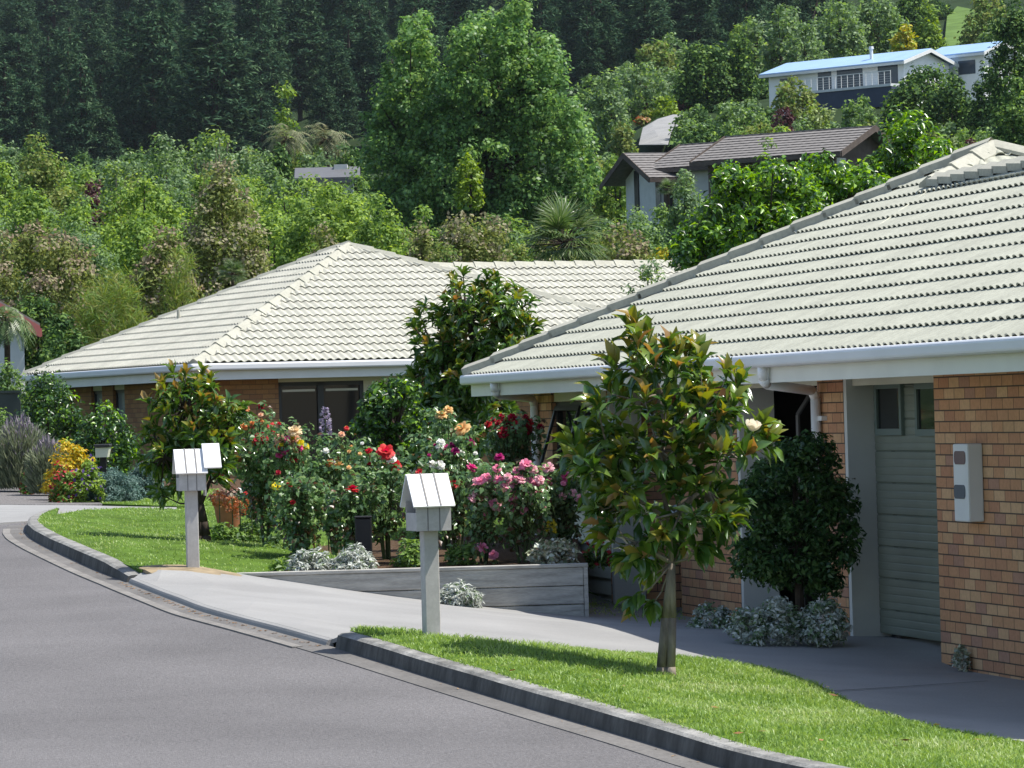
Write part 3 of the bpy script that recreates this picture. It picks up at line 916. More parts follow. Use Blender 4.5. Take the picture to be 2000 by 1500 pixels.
# second garage: open, dark, tilted door under the ceiling, track
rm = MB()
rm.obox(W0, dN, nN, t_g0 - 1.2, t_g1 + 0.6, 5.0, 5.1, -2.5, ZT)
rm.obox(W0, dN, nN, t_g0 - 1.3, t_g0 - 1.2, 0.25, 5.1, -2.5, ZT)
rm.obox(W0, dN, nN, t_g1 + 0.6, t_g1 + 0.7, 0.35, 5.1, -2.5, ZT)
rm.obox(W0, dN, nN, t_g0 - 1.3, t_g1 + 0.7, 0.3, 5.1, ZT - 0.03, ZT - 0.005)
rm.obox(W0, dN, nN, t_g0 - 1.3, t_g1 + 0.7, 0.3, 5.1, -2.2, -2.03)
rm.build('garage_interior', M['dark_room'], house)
tr = MB()
p_ = lambda t, n, z: W0 + dN * t + nN * n + Z3 * z
tt = t_g1 - 0.55
tr.path([p_(tt, 0.42, -2.0), p_(tt, 0.42, zgh - 0.25), p_(tt, 0.55, zgh - 0.06), p_(tt - 0.1, 2.2, zgh - 0.03)], [0.022] * 4, 6)
tr.obox(W0, dN, nN, t_g0, t_g1 - 0.2, 0.5, 2.4, zgh - 0.03, zgh - 0.005)
tr.build('door_track', M['brown_wood_dark'], house)
# entry recess: back wall and white entry door
en = MB()
en.obox(W0, dN, nN, t_e0 - 0.3, t_e1 + 0.3, 1.6, 1.7, -2.5, ZT)
en.obox(W0, dN, nN, t_e0 - 0.12, t_e0 - 0.01, 0.23, 1.6, -2.5, ZT)
en.obox(W0, dN, nN, t_e1 + 0.01, t_e1 + 0.12, 0.35, 1.6, -2.5, ZT)
en.build('entry_wall', M['brick_near'], house)
ed = MB(); ed.obox(W0, dN, nN, t_e0 + 0.6, t_e0 + 1.5, 1.56, 1.6, -2.05, -0.02); ed.build('entry_door', M['cream'], house)
# window bay: frame, panes, open sash, weatherboards under the sill
wz1 = WN_(1130, 784)[1]
wf = MB()
for (a, b, c, e) in ((t_w0, t_w0 + 0.06, z_sill, wz1), (t_w1 - 0.06, t_w1, z_sill, wz1), (t_w0, t_w1, z_sill, z_sill + 0.06), (t_w0, t_w1, wz1 - 0.06, wz1), (t_w0 + 1.1, t_w0 + 1.16, z_sill, wz1)):
    wf.obox(W0, dN, nN, a, b, 0.05, 0.10, c, e)
wo = wf.build('window', M['dark'], house)
gl = MB(); gl.obox(W0, dN, nN, t_w0 + 0.03, t_w1 - 0.03, 0.08, 0.09, z_sill + 0.03, wz1 - 0.03); gl.build('pane', M['glass'], wo)
# awning sash pushed open
sa = MB()
sw0, sw1 = t_w0 + 1.2, t_w1 - 0.1
tilt = -nN * math.sin(0.30) - Z3 * math.cos(0.30)
top = W0 + nN * 0.04 + Z3 * (wz1 - 0.05)
hgt = wz1 - z_sill - 0.12
nn = np.cross(dN, tilt)
for (a, b, c, e) in ((sw0, sw0 + 0.05, 0, hgt), (sw1 - 0.05, sw1, 0, hgt), (sw0, sw1, 0, 0.05), (sw0, sw1, hgt - 0.05, hgt)):
    sa.obox(top, dN, nn, a, b, 0.0, 0.03, c, e, Zv=tilt)
so = sa.build('sash', M['dark'], wo)
ws = MB(); ws.obox(W0, dN, nN, t_w0 - 0.02, t_w1 + 0.02, -0.03, 0.12, z_sill - 0.045, z_sill - 0.001); ws.build('window_sill', M['cream'], house)
wb = MB()
z = z_sill - 0.048
while z > -2.3:
    z0 = z - 0.17
    A = W0 + dN * t_w0; B = W0 + dN * t_w1
    wb.add([A + nN * 0.02 + Z3 * z0, B + nN * 0.02 + Z3 * z0, B + nN * 0.05 + Z3 * z, A + nN * 0.05 + Z3 * z, A + nN * 0.05 + Z3 * z0, B + nN * 0.05 + Z3 * z0], [(0, 1, 2, 3), (0, 4, 5, 1)])
    z = z0
wb.build('weatherboard', M['cream'], house)
# down pipes
gl_ = W0 - nN * (OVH + 0.04)
def on_gut(px, py):
    s, z = plane_hit(px, py, gl_, dN); return gl_ + dN * s + Z3 * z
def on_wall(px, py, off=-0.05):
    p0 = W0 + nN * off
    s, z = plane_hit(px, py, p0, dN); return p0 + dN * s + Z3 * z
dp = MB()
a = on_gut(1489, 712); b = a - Z3 * 0.13
c = on_wall(1592, 764); e = c.copy(); e[2] = -2.04
rr = 0.042
dp.path([a, b, b + (c - b) * 0.08 - Z3 * 0.03, c - (c - b) * 0.06 + Z3 * 0.0, c - Z3 * 0.06, e], [rr] * 6, 12)
dp.build('downpipe', M['pipe'], house, smooth=True)
dp = MB()
a = on_gut(965, 747); b = a - Z3 * 0.10; c = on_wall(1043, 779); e = c.copy(); e[2] = -1.95
dp.path([a, b, b + (c - b) * 0.08 - Z3 * 0.03, c - (c - b) * 0.06, c - Z3 * 0.06, e], [0.044] * 6, 12)
dp.build('downpipe', M['pipe'], house, smooth=True)
br = MB(); q = on_wall(1607, 817, -0.03); br.obox(q, dN, nN, -0.03, 0.12, -0.02, 0.03, -0.02, 0.02); br.build('tap_bracket', M['white'], house)

# meter box on the brick face
mo = -0.125
ta, za = plane_hit(1893, 1022, W0 + nN * mo, dN); tb, zb = plane_hit(1860, 867, W0 + nN * mo, dN)
za = plane_hit(1893, 1020, W0 + nN * mo, dN)[1]; zb = plane_hit(1893, 867, W0 + nN * mo, dN)[1]
mloc = W0 + dN * (0.5 * (ta + tb)) + Z3 * za
meter = empty('meter_box', mloc, 'white electricity meter box with two small windows mounted on the brick wall', 'meter box')
b_ = MB(); b_.obox(W0, dN, nN, ta, tb, mo, -0.001, za, zb)
o = b_.build('box', M['white'], meter); bevel(o, 0.012, 2)
M['meter_glass'] = glass_mat('meter_window', (0.22, 0.15, 0.15), 0.15)
M['meter_glass2'] = glass_mat('meter_window_grey', (0.16, 0.17, 0.19), 0.15)
for k, (y0, y1) in enumerate(((881, 907), (947, 974))):
    u0, w0 = plane_hit(1886, y1, W0 + nN * mo, dN); u1, w1 = plane_hit(1864, y0, W0 + nN * mo, dN)
    w0 = plane_hit(1875, y1, W0 + nN * mo, dN)[1]; w1 = plane_hit(1875, y0, W0 + nN * mo, dN)[1]
    cu, cz, hu, hz, rr_ = 0.5 * (u0 + u1), 0.5 * (w0 + w1), abs(u1 - u0) / 2, abs(w1 - w0) / 2, 0.035
    poly = []
    for (sx, sz, a0) in ((1, 1, 0), (-1, 1, 90), (-1, -1, 180), (1, -1, 270)):
        for q in range(5):
            an = math.radians(a0 + 22.5 * q)
            poly.append(W0 + dN * (cu + sx * (hu - rr_) + rr_ * math.cos(an)) + nN * (mo - 0.006) + Z3 * (cz + sz * (hz - rr_) + rr_ * math.sin(an)))
    r_ = MB(); r_.prism(poly, nN * 0.005)
    r_.build('window', M['meter_glass'] if k == 0 else M['meter_glass2'], meter)

# ------------------------------------------------------------------ far cream-roofed house
TF = math.radians(23.6)
lF = np.array([-math.sin(TF), math.cos(TF), 0.0]); rF = np.array([math.cos(TF), math.sin(TF), 0.0])
CF = P(380, 710, 70.0)
PF = math.radians(25.0); cosF = math.cos(PF); sinF = math.sin(PF)
fh = empty('brick_house', v3(CF, -1.35), 'cream-roofed tan brick house behind the rose garden', 'house')
# apex seen at (688, 474)
kF = 4.75
for _ in range(30):
    ap = CF + (rF + lF) * kF + Z3 * (kF * math.tan(PF))
    q = ap / ap[1]; px = 1000 + FPX * (q[0]) ; kF += (688 - px) / FPX * ap[1] * 1.2
LF, WF = 2 * kF + 0.35, 2 * kF + 1.2
apF = CF + (rF + lF) * kF + Z3 * (kF * math.tan(PF))
print('far k', kF, 'apex', apF)
VR = lF * cosF + Z3 * sinF      # right (camera-facing) plane: eave along r
VL = rF * cosF + Z3 * sinF      # left plane: eave along l
vF = kF / cosF
VV, FF = tile_plane(CF, rF, VR, 0.0, WF, vF, lambda v: (v * cosF, max(v * cosF, kF + (WF - kF) * (1 - v / vF))), amp=0.034, lift=0.026, wave=True)
obj('roof', VV, FF, M['tile_far'], fh)
VV, FF = tile_plane(CF, lF, VL, 0.0, LF, vF, lambda v: (v * cosF, LF - v * cosF), amp=0.036, lift=0.026, wave=True)
obj('side_roof', VV, FF, M['tile_far'], fh)
ap2 = apF + lF * (LF - 2 * kF)
bk = MB(); CL = CF + lF * LF; CR = CF + rF * WF; CB = CL + rF * WF
bk.add([CL, ap2, CB], [(0, 1, 2)]); bk.add([CR, apF, ap2, CB], [(0, 1, 2, 3)])
# wing at the back right: ridge parallel to the camera-facing front
ZRW = 2.83
kWg = (ZRW - CF[2]) / math.tan(PF)
OFF = 2.1
Pw = CF + lF * OFF
VV, FF = tile_plane(Pw, rF, VR, 3.0, 21.0, kWg / cosF, lambda v: (4.9, 21.0), amp=0.034, lift=0.026, wave=True)
obj('wing_roof', VV, FF, M['tile_far'], fh)
wra = Pw + lF * kWg + Z3 * (ZRW - CF[2]) + rF * 5.3; wrb = Pw + lF * kWg + Z3 * (ZRW - CF[2]) + rF * 21
bk.quad(wra, wrb, wrb + lF * kWg - Z3 * (ZRW - CF[2]), wra + lF * kWg - Z3 * (ZRW - CF[2]))
bk.build('rear_roof', M['tile_far'], fh)
ridge_caps(fh, CF, apF, -lF * 0.45 + rF * 0.55 - Z3 * 0.15, lF * 0.55 - rF * 0.45 - Z3 * 0.15, wid=0.20, length=0.46)
ridge_caps(fh, CL, ap2, -rF * 0.6 - Z3 * 0.2, lF * 0.6, wid=0.20, length=0.44)
ridge_caps(fh, apF, ap2, -rF * 0.9 - Z3 * 0.4, rF * 0.9 - Z3 * 0.4, wid=0.16, length=0.4)
ridge_caps(fh, CR, apF, -lF * 0.7 - Z3 * 0.3, lF * 0.4 + rF * 0.6 - Z3 * 0.2, wid=0.18, length=0.44)
ridge_caps(fh, wra, wrb, -lF * 0.9 - Z3 * 0.42, lF * 0.9 - Z3 * 0.42, wid=0.16, length=0.42)
g = MB()
g.obox(CF, rF, -lF, -0.10, WF, -0.02, 0.11, -0.13, -0.005)
o = g.build('gutter', M['gutter'], fh); bevel(o, 0.03, 2)
g = MB(); g.obox(CF, lF, -rF, 0.0, LF + 0.1, -0.02, 0.11, -0.13, -0.005)
o = g.build('gutter', M['gutter'], fh); bevel(o, 0.03, 2)
g = MB(); g.obox(CF, rF, lF, -0.02, WF, 0.02, 0.05, -0.29, -0.02); g.obox(CF, lF, rF, 0.052, LF, 0.02, 0.05, -0.29, -0.02)
g.build('fascia', M['white'], fh)
g = MB(); g.obox(CF, rF, lF, 0.052, WF, 0.052, 0.7, -0.27, -0.25); g.obox(CF, lF, rF, 0.71, LF, 0.052, 0.7, -0.27, -0.25); g.build('soffit', M['white'], fh)
pR = CF + lF * 0.62; pL = CF + rF * 0.62
pR[2] = 0; pL[2] = 0
hR = lambda px, py: plane_hit(px, py, pR, rF)
hL = lambda px, py: plane_hit(px, py, pL, lF)
zt = CF[2] - 0.27
wA, wB = hR(545, 800)[0], hR(713, 800)[0]
wz = hR(620, 745)[1]; wzs = -1.30
sA, sB = hL(244, 800)[0], hL(221, 800)[0]; sC, sD = hL(200, 800)[0], hL(179, 800)[0]
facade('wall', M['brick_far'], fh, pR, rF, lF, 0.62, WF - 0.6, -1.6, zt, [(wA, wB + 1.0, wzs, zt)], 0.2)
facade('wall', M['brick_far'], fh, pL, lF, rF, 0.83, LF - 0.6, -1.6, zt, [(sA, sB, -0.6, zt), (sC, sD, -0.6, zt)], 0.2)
def panel(*q):
    pn = MB(); pn.obox(*q); pn.build('cream_panel', M['cream'], fh)
panel(pR, rF, lF, wA, wB + 1.0, 0.04, 0.07, wz, zt - 0.002)
zp = hL(235, 761)[1]
for (a, b) in ((sA, sB), (sC, sD)): panel(pL, lF, rF, a, b, 0.04, 0.07, zp, zt - 0.002)
panel(pR, rF, lF, wB, wB + 1.0, 0.045, 0.075, wzs, wz - 0.002)
w = MB(); th_ = 0.07
mid = 0.5 * (wA + wB)
for (a, b, c, e) in ((wA, wA + th_, wzs, wz), (wB - th_, wB, wzs, wz), (mid - 0.06, mid + 0.06, wzs, wz), (wA, wB, wz - th_, wz), (wA, wB, wzs, wzs + th_)):
    w.obox(pR, rF, lF, a, b, 0.05, 0.11, c, e)
wo = w.build('sliding_window', M['dark'], fh)
p = MB(); p.obox(pR, rF, lF, wA + 0.03, wB - 0.03, 0.08, 0.095, wzs + 0.03, wz - 0.03); p.build('pane', M['glass'], wo)
p = MB(); p.obox(pR, rF, lF, wA + 0.1, mid - 0.1, 0.066, 0.079, wz - 0.17, wz - 0.13); p.obox(pR, rF, lF, mid + 0.1, wB - 0.1, 0.066, 0.079, wz - 0.17, wz - 0.13); p.build('blind_rail', M['jamb'], wo)
for (a, b) in ((sA, sB), (sC, sD)):
    w = MB()
    for (c, e, f_, h_) in ((a, a + 0.05, -0.6, zp), (b - 0.05, b, -0.6, zp), (a, b, zp - 0.06, zp), (a, b, -0.6, -0.54)):
        w.obox(pL, lF, rF, c, e, 0.06, 0.12, f_, h_)
    wo = w.build('window', M['dark'], fh)
    p = MB(); p.obox(pL, lF, rF, a + 0.02, b - 0.02, 0.09, 0.10, -0.58, zp - 0.02)
    p.build('pane', glass_mat('pale_pane', (0.16, 0.19, 0.21), 0.2), wo)
# vent pipe on the side roof
d_ = ray(349, 625)
Nn = np.cross(lF, VL); t_ = np.dot(Nn, CF) / np.dot(Nn, d_); q = d_ * t_
vp = MB(); vp.tube(q - Z3 * 0.05, q + Z3 * 0.19, 0.03, 0.03, 8); vp.tube(q - Z3 * 0.03, q + Z3 * 0.01, 0.06, 0.05, 8); vp.build('vent_pipe', M['tile_cap'], fh)
# ------------------------------------------------------------------ foliage library
T_QUAD = (np.array([(0, 0, 0), (.5, -.5, .08), (1, 0, 0), (.5, .5, .08)], float), np.array([(0, 1, 2, 3)]))
T_FOLD = (np.array([(0, 0, 0), (.45, -.5, .16), (1, 0, -.12), (.45, .5, .16), (.5, 0, 0)], float), np.array([(0, 1, 2, 4), (0, 4, 2, 3)]))
_a = [(0.0, .08, 0), (.3, .42, .05), (.66, .46, .03), (1.0, .03, -.14)]
T_LONG = (np.array([q for a, w, z in _a for q in ((a, -w, z + w * .25), (a, 0, z), (a, w, z + w * .25))], float),
          np.array([q for k in range(3) for q in ((3 * k, 3 * k + 3, 3 * k + 4, 3 * k + 1), (3 * k + 1, 3 * k + 4, 3 * k + 5, 3 * k + 2))]))
T_BLADE = (np.array([(0, -.5, 0), (0, .5, 0), (.5, .42, .10), (.5, -.42, .10), (1, .05, -.05), (1, -.05, -.05)], float), np.array([(0, 1, 2, 3), (3, 2, 4, 5)]))

def unit(a):
    return a / np.maximum(np.linalg.norm(a, axis=-1, keepdims=True), 1e-9)

def leaf_set(C, D, N, L, W, T):
    tv, tf = T
    D = unit(D); S_ = unit(np.cross(N, D)); N = np.cross(D, S_)
    L = np.broadcast_to(L, (len(C),)); W = np.broadcast_to(W, (len(C),))
    V = (C[:, None] + tv[None, :, 0, None] * (D * L[:, None])[:, None] + tv[None, :, 1, None] * (S_ * W[:, None])[:, None] + tv[None, :, 2, None] * (N * L[:, None])[:, None])
    F = (np.arange(len(C)) * len(tv))[:, None, None] + tf[None]
    return V.reshape(-1, 3), F.reshape(-1, 4)

def sph(rg, n):
    return unit(rg.normal(size=(n, 3)))

PROF = {
    'round': lambda t: np.sqrt(np.clip(1 - (2 * t - 1) ** 2, 0, 1)),
    'dome': lambda t: np.sqrt(np.clip(1 - t ** 2, 0, 1)) * (0.75 + 0.25 * np.clip(t * 4, 0, 1)),
    'egg': lambda t: np.interp(t, [0, .12, .35, .65, .85, 1], [.35, .8, 1, .8, .5, .1]),
    'cone': lambda t: np.interp(t, [0, .1, .5, .85, 1], [.7, 1, .62, .25, .04]),
    'poplar': lambda t: np.interp(t, [0, .08, .3, .5, .7, .85, 1], [.55, .85, 1.0, .93, .74, .5, .14]),
    'column': lambda t: np.interp(t, [0, .1, .6, .9, 1], [.6, 1, .8, .4, .1]),
    'vase': lambda t: np.interp(t, [0, .2, .6, .9, 1], [.3, .6, 1, .8, .3]),
}
def clump_points(rg, n, prof, h, w, z0, shell=0.45):
    t = rg.uniform(0, 1, n * 6)
    pr = prof(t)
    t = t[rg.uniform(0, 1, len(t)) < pr ** 1.3][:n]
    n = len(t)
    az = rg.uniform(0, 2 * np.pi, n)
    rr = prof(t) * w / 2 * (shell + (1 - shell) * np.sqrt(rg.uniform(0, 1, n))) * rg.uniform(0.86, 1.08, n)
    return np.stack([np.cos(az) * rr, np.sin(az) * rr, z0 + t * (h - z0)], 1)

def clump_leaves(rg, C, cr, per, L, W, T, up=0.5, droop=0.0, flat=0.85, axis_r=None, lj=0.35, shellp=0.45):
    n = len(C)
    c = np.repeat(C, per, axis=0); r = np.repeat(np.broadcast_to(cr, (n,)), per)
    d = sph(rg, len(c))
    pos = c + d * (r * rg.uniform(0, 1, len(c)) ** shellp)[:, None] * np.array([1, 1, flat])
    nrm = unit(d * 0.75 + Z3 * up + sph(rg, len(c)) * 0.6)
    dd = unit(np.cross(nrm, sph(rg, len(c)))) + np.array([0, 0, -droop])
    ll = L * rg.uniform(1 - lj, 1 + lj, len(c))
    return leaf_set(pos, dd, nrm, ll, W / L * ll, T)

def wood(mb, C, trunk_h, r0, lean=(0, 0), nlimb=8, rg=None, top=None, fork=0.0):
    """tapered trunk with limbs to some of the clumps"""
    top = top if top is not None else np.array([lean[0], lean[1], trunk_h])
    mb.path([np.zeros(3), top * 0.35 + np.array([0.03 * trunk_h, 0, 0]) * 0.3, top * 0.7, top], [r0 * 1.15, r0, r0 * 0.8, r0 * 0.55], 8)
    idx = rg.choice(len(C), min(nlimb, len(C)), replace=False)
    for k in idx:
        s = rg.uniform(0.45, 1.0)
        a = top * s; e = C[k]
        if e[2] < a[2] * 0.6: a = top * 0.4
        m = a + (e - a) * 0.5 + np.array([0, 0, -0.06 * np.linalg.norm(e - a)])
        mb.path([a, m, e], [r0 * 0.45, r0 * 0.28, r0 * 0.10], 5)

PROTO, KIND = {}, {}
def kind(key, prof='round', z0f=0.1, ncl=110, crf=0.12, Lpx=None, L=None, asp=0.6, T=T_QUAD, mats=None, mixm=0.0, tip=None, tpx=None, up=0.5, droop=0.0, shell=0.5, flat=0.85, cov=6.0, r0f=0.022, nlimb=10, trunk=True, bark='bark_dark', nmax=34000):
    KIND[key] = dict(prof=prof, z0f=z0f, ncl=ncl, crf=crf, Lpx=Lpx, L=L, asp=asp, T=T, mats=mats, mixm=mixm, tip=tip, tpx=tpx, up=up, droop=droop, shell=shell, flat=flat, cov=cov, r0f=r0f, nlimb=nlimb, trunk=trunk, bark=bark, nmax=nmax)

def leafy(k, rg, C, cr, h, w, Y):
    """leaves (and tufts of a second colour) round the clump centres C"""
    L = k['L'] or k['Lpx'] * Y / FPX
    W = L * k['asp']
    n = int(min(k['nmax'], k['cov'] * h * w * 0.8 / (L * W * 0.5)))
    per = max(8, n // len(C))
    crs = cr * rg.uniform(0.6, 1.3, len(C))
    V, F = clump_leaves(rg, C, crs, per, L, W, k['T'], k['up'], k['droop'], k['flat'])
    q = len(k['T'][1]); nl = len(F) // q
    tone = rg.uniform(0, 1, len(C)) * 1.4 - 0.2      # whole clumps lean to one colour or the other
    pick = rg.uniform(0, 1, nl) < np.clip(k['mixm'] * (0.3 + 1.4 * np.repeat(tone, per)), 0, 1)
    mi = np.repeat(pick.astype(int), q) if k['mixm'] else np.zeros(len(F), int)
    if k['tip']:
        n2 = int(k['tip'] * n); L2 = L * 1.05
        cc = rg.integers(0, len(C), n2)
        ctr = C.mean(0)
        d = unit(sph(rg, n2) + Z3 * 0.7 + unit((C[cc] - ctr) * np.array([1, 1, 0.4])) * 0.8)
        pos = C[cc] + d * (cr * rg.uniform(0.8, 1.2, n2))[:, None]
        V2, F2 = leaf_set(pos, sph(rg, n2), d, L2 * rg.uniform(0.6, 1.3, n2), L2 * 0.75, T_QUAD)
        F = np.vstack([F, F2 + len(V)]); V = np.vstack([V, V2]); mi = np.concatenate([mi, np.ones(len(F2), int)])
    return V, F, mi

def grow(key, name, b, h, w, Y, label, cat, group=None, rotz=0.0, seed=None):
    k = KIND[key]
    rg = np.random.default_rng(int(abs(b[0] * 131 + b[1] * 17 + h * 7) * 10) % 99991 if seed is None else seed)
    t = bpy.data.objects.new(name, None); COL.objects.link(t); t.empty_display_size = 0.2
    t.location = [float(v) for v in b]
    tag(t, label, cat, group)
    cr = k['crf'] * math.sqrt(h * w)
    z0 = k['z0f'] * h
    C = clump_points(rg, k['ncl'], PROF[k['prof']], h - cr * 0.5, max(w - cr * 0.25, w * 0.4), z0, k['shell'])
    V, F, mi = leafy(k, rg, C, cr, h, w, Y)
    link('crown', make_mesh('crown', V, F, k['mats'], mi), t)
    if k['trunk']:
        mb = MB(); wood(mb, C, z0 + (h - z0) * 0.6, k['r0f'] * h, (rg.uniform(-.04, .04) * h, rg.uniform(-.04, .04) * h), k['nlimb'], rg)
        link('trunk', make_mesh('trunk', np.array(mb.V), mb.F, M[k['bark']]), t)
    return t

def grow_px(key, name, base, ells, Y, depth, ncl, cr, label, cat, seed, nlimb=16, r0=0.08, sprig=0):
    """crown that fills ellipses measured in the photograph, as a solid of the given depth"""
    k = KIND[key]; rg = np.random.default_rng(seed)
    base = np.asarray(base, float)
    t = empty(name, base, label, cat)
    A = np.array([a * b for _, _, a, b in ells], float); pr = A / A.sum()
    C = []
    for _ in range(ncl):
        cx, cy, a, b = ells[rg.choice(len(ells), p=pr)]
        d = sph(rg, 1)[0] * rg.uniform(k['shell'], 1.0)
        y = Y + d[1] * depth
        C.append(P(cx + d[0] * (a - cr * 0.5 * FPX / Y), cy - d[2] * (b - cr * 0.5 * FPX / Y), y))
    C = np.array(C)
    area = A.sum() * 3.14 * (Y / FPX) ** 2
    V, F, mi = leafy(k, rg, C, cr, area, 1.0, Y)
    obj('crown', V, F, k['mats'], t, mi)
    mb = MB(); mb2 = MB()
    top = C[C[:, 2] > np.median(C[:, 2])].mean(0)
    wood(mb, C - base, 0, r0, rg=rg, nlimb=nlimb, top=top - base)
    o = link('trunk', make_mesh('trunk', np.array(mb.V), mb.F, M[k['bark']]), t)
    return t

def proto(key, h, w, prof='round', z0=None, ncl=60, cr=0.5, per=60, L=0.15, W=0.09, T=T_QUAD, mats=None, up=0.5, droop=0.0, r0=0.1, nlimb=8, shell=0.45, flat=0.85, seed=1, mixm=None, bark='bark_dark'):
    """a tree built once and copied: crown mesh and trunk mesh (base at the origin)"""
    rg = np.random.default_rng(seed)
    C = clump_points(rg, ncl, PROF[prof], h - cr * 0.6, w - cr * 1.1, z0 + cr * 0.3, shell)
    V, F = clump_leaves(rg, C, cr * rg.uniform(0.6, 1.25, len(C)), per, L, W, T, up, droop, flat)
    nl = len(F) // len(T[1])
    mi = np.repeat((rg.uniform(0, 1, nl) < mixm).astype(int), len(T[1]))
    mb = MB(); wood(mb, C, z0 + (h - z0) * 0.9, r0, (rg.uniform(-.03, .03) * h, rg.uniform(-.03, .03) * h), nlimb, rg)
    PROTO[key] = (make_mesh('crown', V, F, mats, mi), make_mesh('trunk', np.array(mb.V), mb.F, M[bark]), h, w)

def place(key, name, loc, h, w, label, cat, group=None, rotz=0.0):
    me, tm, ph, pw = PROTO[key]
    o = bpy.data.objects.new(name, None); COL.objects.link(o)
    o.empty_display_size = 0.2
    o.location = [float(v) for v in loc]
    o.rotation_euler = (0, 0, rotz)
    o.scale = (w / pw, w / pw, h / ph)
    tag(o, label, cat, group)
    link('crown', me, o)
    if tm is not None: link('trunk', tm, o)
    return o

def put(key, name, px, Y, top, wpx, label, cat, group=None, base=None, gf=None, sink=0.1, rotz=0.0):
    """photo column px, distance Y, photo row of the top, width in photo pixels"""
    b = np.array(gf(px, Y)) if gf else on_hill(px, Y)
    if base is not None: b[2] = P(px, base, Y)[2]
    zt = P(px, top, Y)[2]
    b[2] -= sink
    if key in PROTO and 'pine' not in key:
        me, tm, ph, pw = PROTO[key]; sc = wpx * Y / FPX / pw
        return place(key, name, np.array([b[0], b[1], zt - ph * sc]), ph * sc, pw * sc, label, cat, group, rotz)
    f = place if key in PROTO else (lambda key, nm, b, h, w, lb, ct, gp, rz_: grow(key, nm, b, h, w, Y, lb, ct, gp, rz_))
    return f(key, name, b, max(0.15, zt - b[2]), wpx * Y / FPX, label, cat, group, rotz)

# leaf colours
LM = {}
LM['green'] = leaf_mat('leaf_green', [(0.050, 0.098, 0.026), (0.096, 0.172, 0.042), (0.15, 0.245, 0.058), (0.23, 0.335, 0.095)], 0.6, 0.42, 0.2)
LM['bright'] = leaf_mat('leaf_bright', [(0.072, 0.128, 0.028), (0.138, 0.22, 0.042), (0.21, 0.305, 0.058), (0.31, 0.41, 0.10)], 0.6, 0.42, 0.2)
LM['grey'] = leaf_mat('leaf_greygreen', [(0.062, 0.105, 0.05), (0.10, 0.165, 0.075), (0.155, 0.235, 0.11), (0.24, 0.31, 0.17)], 0.6, 0.3, 0.2)
LM['poplar'] = leaf_mat('leaf_poplar', [(0.045, 0.10, 0.034), (0.08, 0.165, 0.05), (0.125, 0.235, 0.07), (0.20, 0.33, 0.11)], 0.45, 0.42, 0.35)
LM['dark'] = leaf_mat('leaf_dark', [(0.014, 0.038, 0.011), (0.024, 0.061, 0.016), (0.041, 0.092, 0.022), (0.068, 0.128, 0.030)], 0.32, 0.2, 0.5)
LM['pine'] = leaf_mat('needle_pine', [(0.012, 0.036, 0.021), (0.023, 0.060, 0.031), (0.040, 0.086, 0.041), (0.072, 0.122, 0.056)], 0.8, 0.15, 0.05)
LM['pine2'] = leaf_mat('needle_pine_light', [(0.02, 0.05, 0.03), (0.04, 0.085, 0.045), (0.066, 0.122, 0.058), (0.11, 0.165, 0.085)], 0.8, 0.15, 0.05)
LM['dark_hill'] = leaf_mat('leaf_dark_hill', [(0.014, 0.040, 0.014), (0.028, 0.066, 0.020), (0.046, 0.098, 0.028), (0.08, 0.14, 0.04)], 0.65, 0.2, 0.12)
LM['olive'] = leaf_mat('leaf_olive', [(0.066, 0.088, 0.026), (0.115, 0.145, 0.04), (0.17, 0.205, 0.058), (0.24, 0.27, 0.09)], 0.65, 0.35, 0.15)
LM['buff'] = leaf_mat('flower_buff', [(0.17, 0.15, 0.095), (0.25, 0.225, 0.14), (0.34, 0.31, 0.20), (0.28, 0.30, 0.15)], 0.85, 0.2, 0.1)
LM['pinkbuff'] = leaf_mat('flower_pinkbuff', [(0.18, 0.14, 0.095), (0.26, 0.205, 0.14), (0.32, 0.27, 0.18), (0.24, 0.25, 0.12)], 0.85, 0.2, 0.1)
LM['feather'] = leaf_mat('leaf_feather', [(0.072, 0.109, 0.022), (0.123, 0.181, 0.032), (0.189, 0.246, 0.051), (0.232, 0.203, 0.058)], 0.6, 0.4)
LM['gloss'] = leaf_mat('leaf_gloss', [(0.04, 0.105, 0.016), (0.085, 0.19, 0.024), (0.155, 0.29, 0.036), (0.25, 0.40, 0.06)], 0.25, 0.4, 0.7)
LM['yellow'] = leaf_mat('leaf_yellow', [(0.200, 0.190, 0.012), (0.340, 0.310, 0.018), (0.450, 0.380, 0.030), (0.250, 0.270, 0.030)], 0.5, 0.35)
LM['lime'] = leaf_mat('leaf_lime', [(0.084, 0.144, 0.014), (0.156, 0.240, 0.022), (0.240, 0.324, 0.036)], 0.5, 0.35)
LM['pale'] = leaf_mat('leaf_pale', [(0.120, 0.170, 0.060), (0.190, 0.250, 0.095), (0.270, 0.330, 0.150)], 0.55, 0.3)
LM['maroon'] = leaf_mat('leaf_maroon', [(0.042, 0.014, 0.017), (0.078, 0.030, 0.031), (0.120, 0.054, 0.048)], 0.55, 0.25)
LM['blue'] = leaf_mat('leaf_blue', [(0.052, 0.098, 0.086), (0.098, 0.167, 0.144), (0.161, 0.241, 0.207)], 0.65, 0.15)
LM['silver'] = leaf_mat('leaf_silver', [(0.33, 0.36, 0.31), (0.52, 0.55, 0.50), (0.72, 0.74, 0.70)], 0.7, 0.15, 0.3)
LM['silver_shade'] = leaf_mat('leaf_silver_green', [(0.28, 0.33, 0.27), (0.46, 0.50, 0.44), (0.70, 0.73, 0.67)], 0.7, 0.15, 0.3)
LM['mag'] = leaf_mat('leaf_magnolia', [(0.030, 0.075, 0.016), (0.05, 0.11, 0.02), (0.085, 0.155, 0.028), (0.15, 0.215, 0.04)], 0.2, 0.25, 0.75)
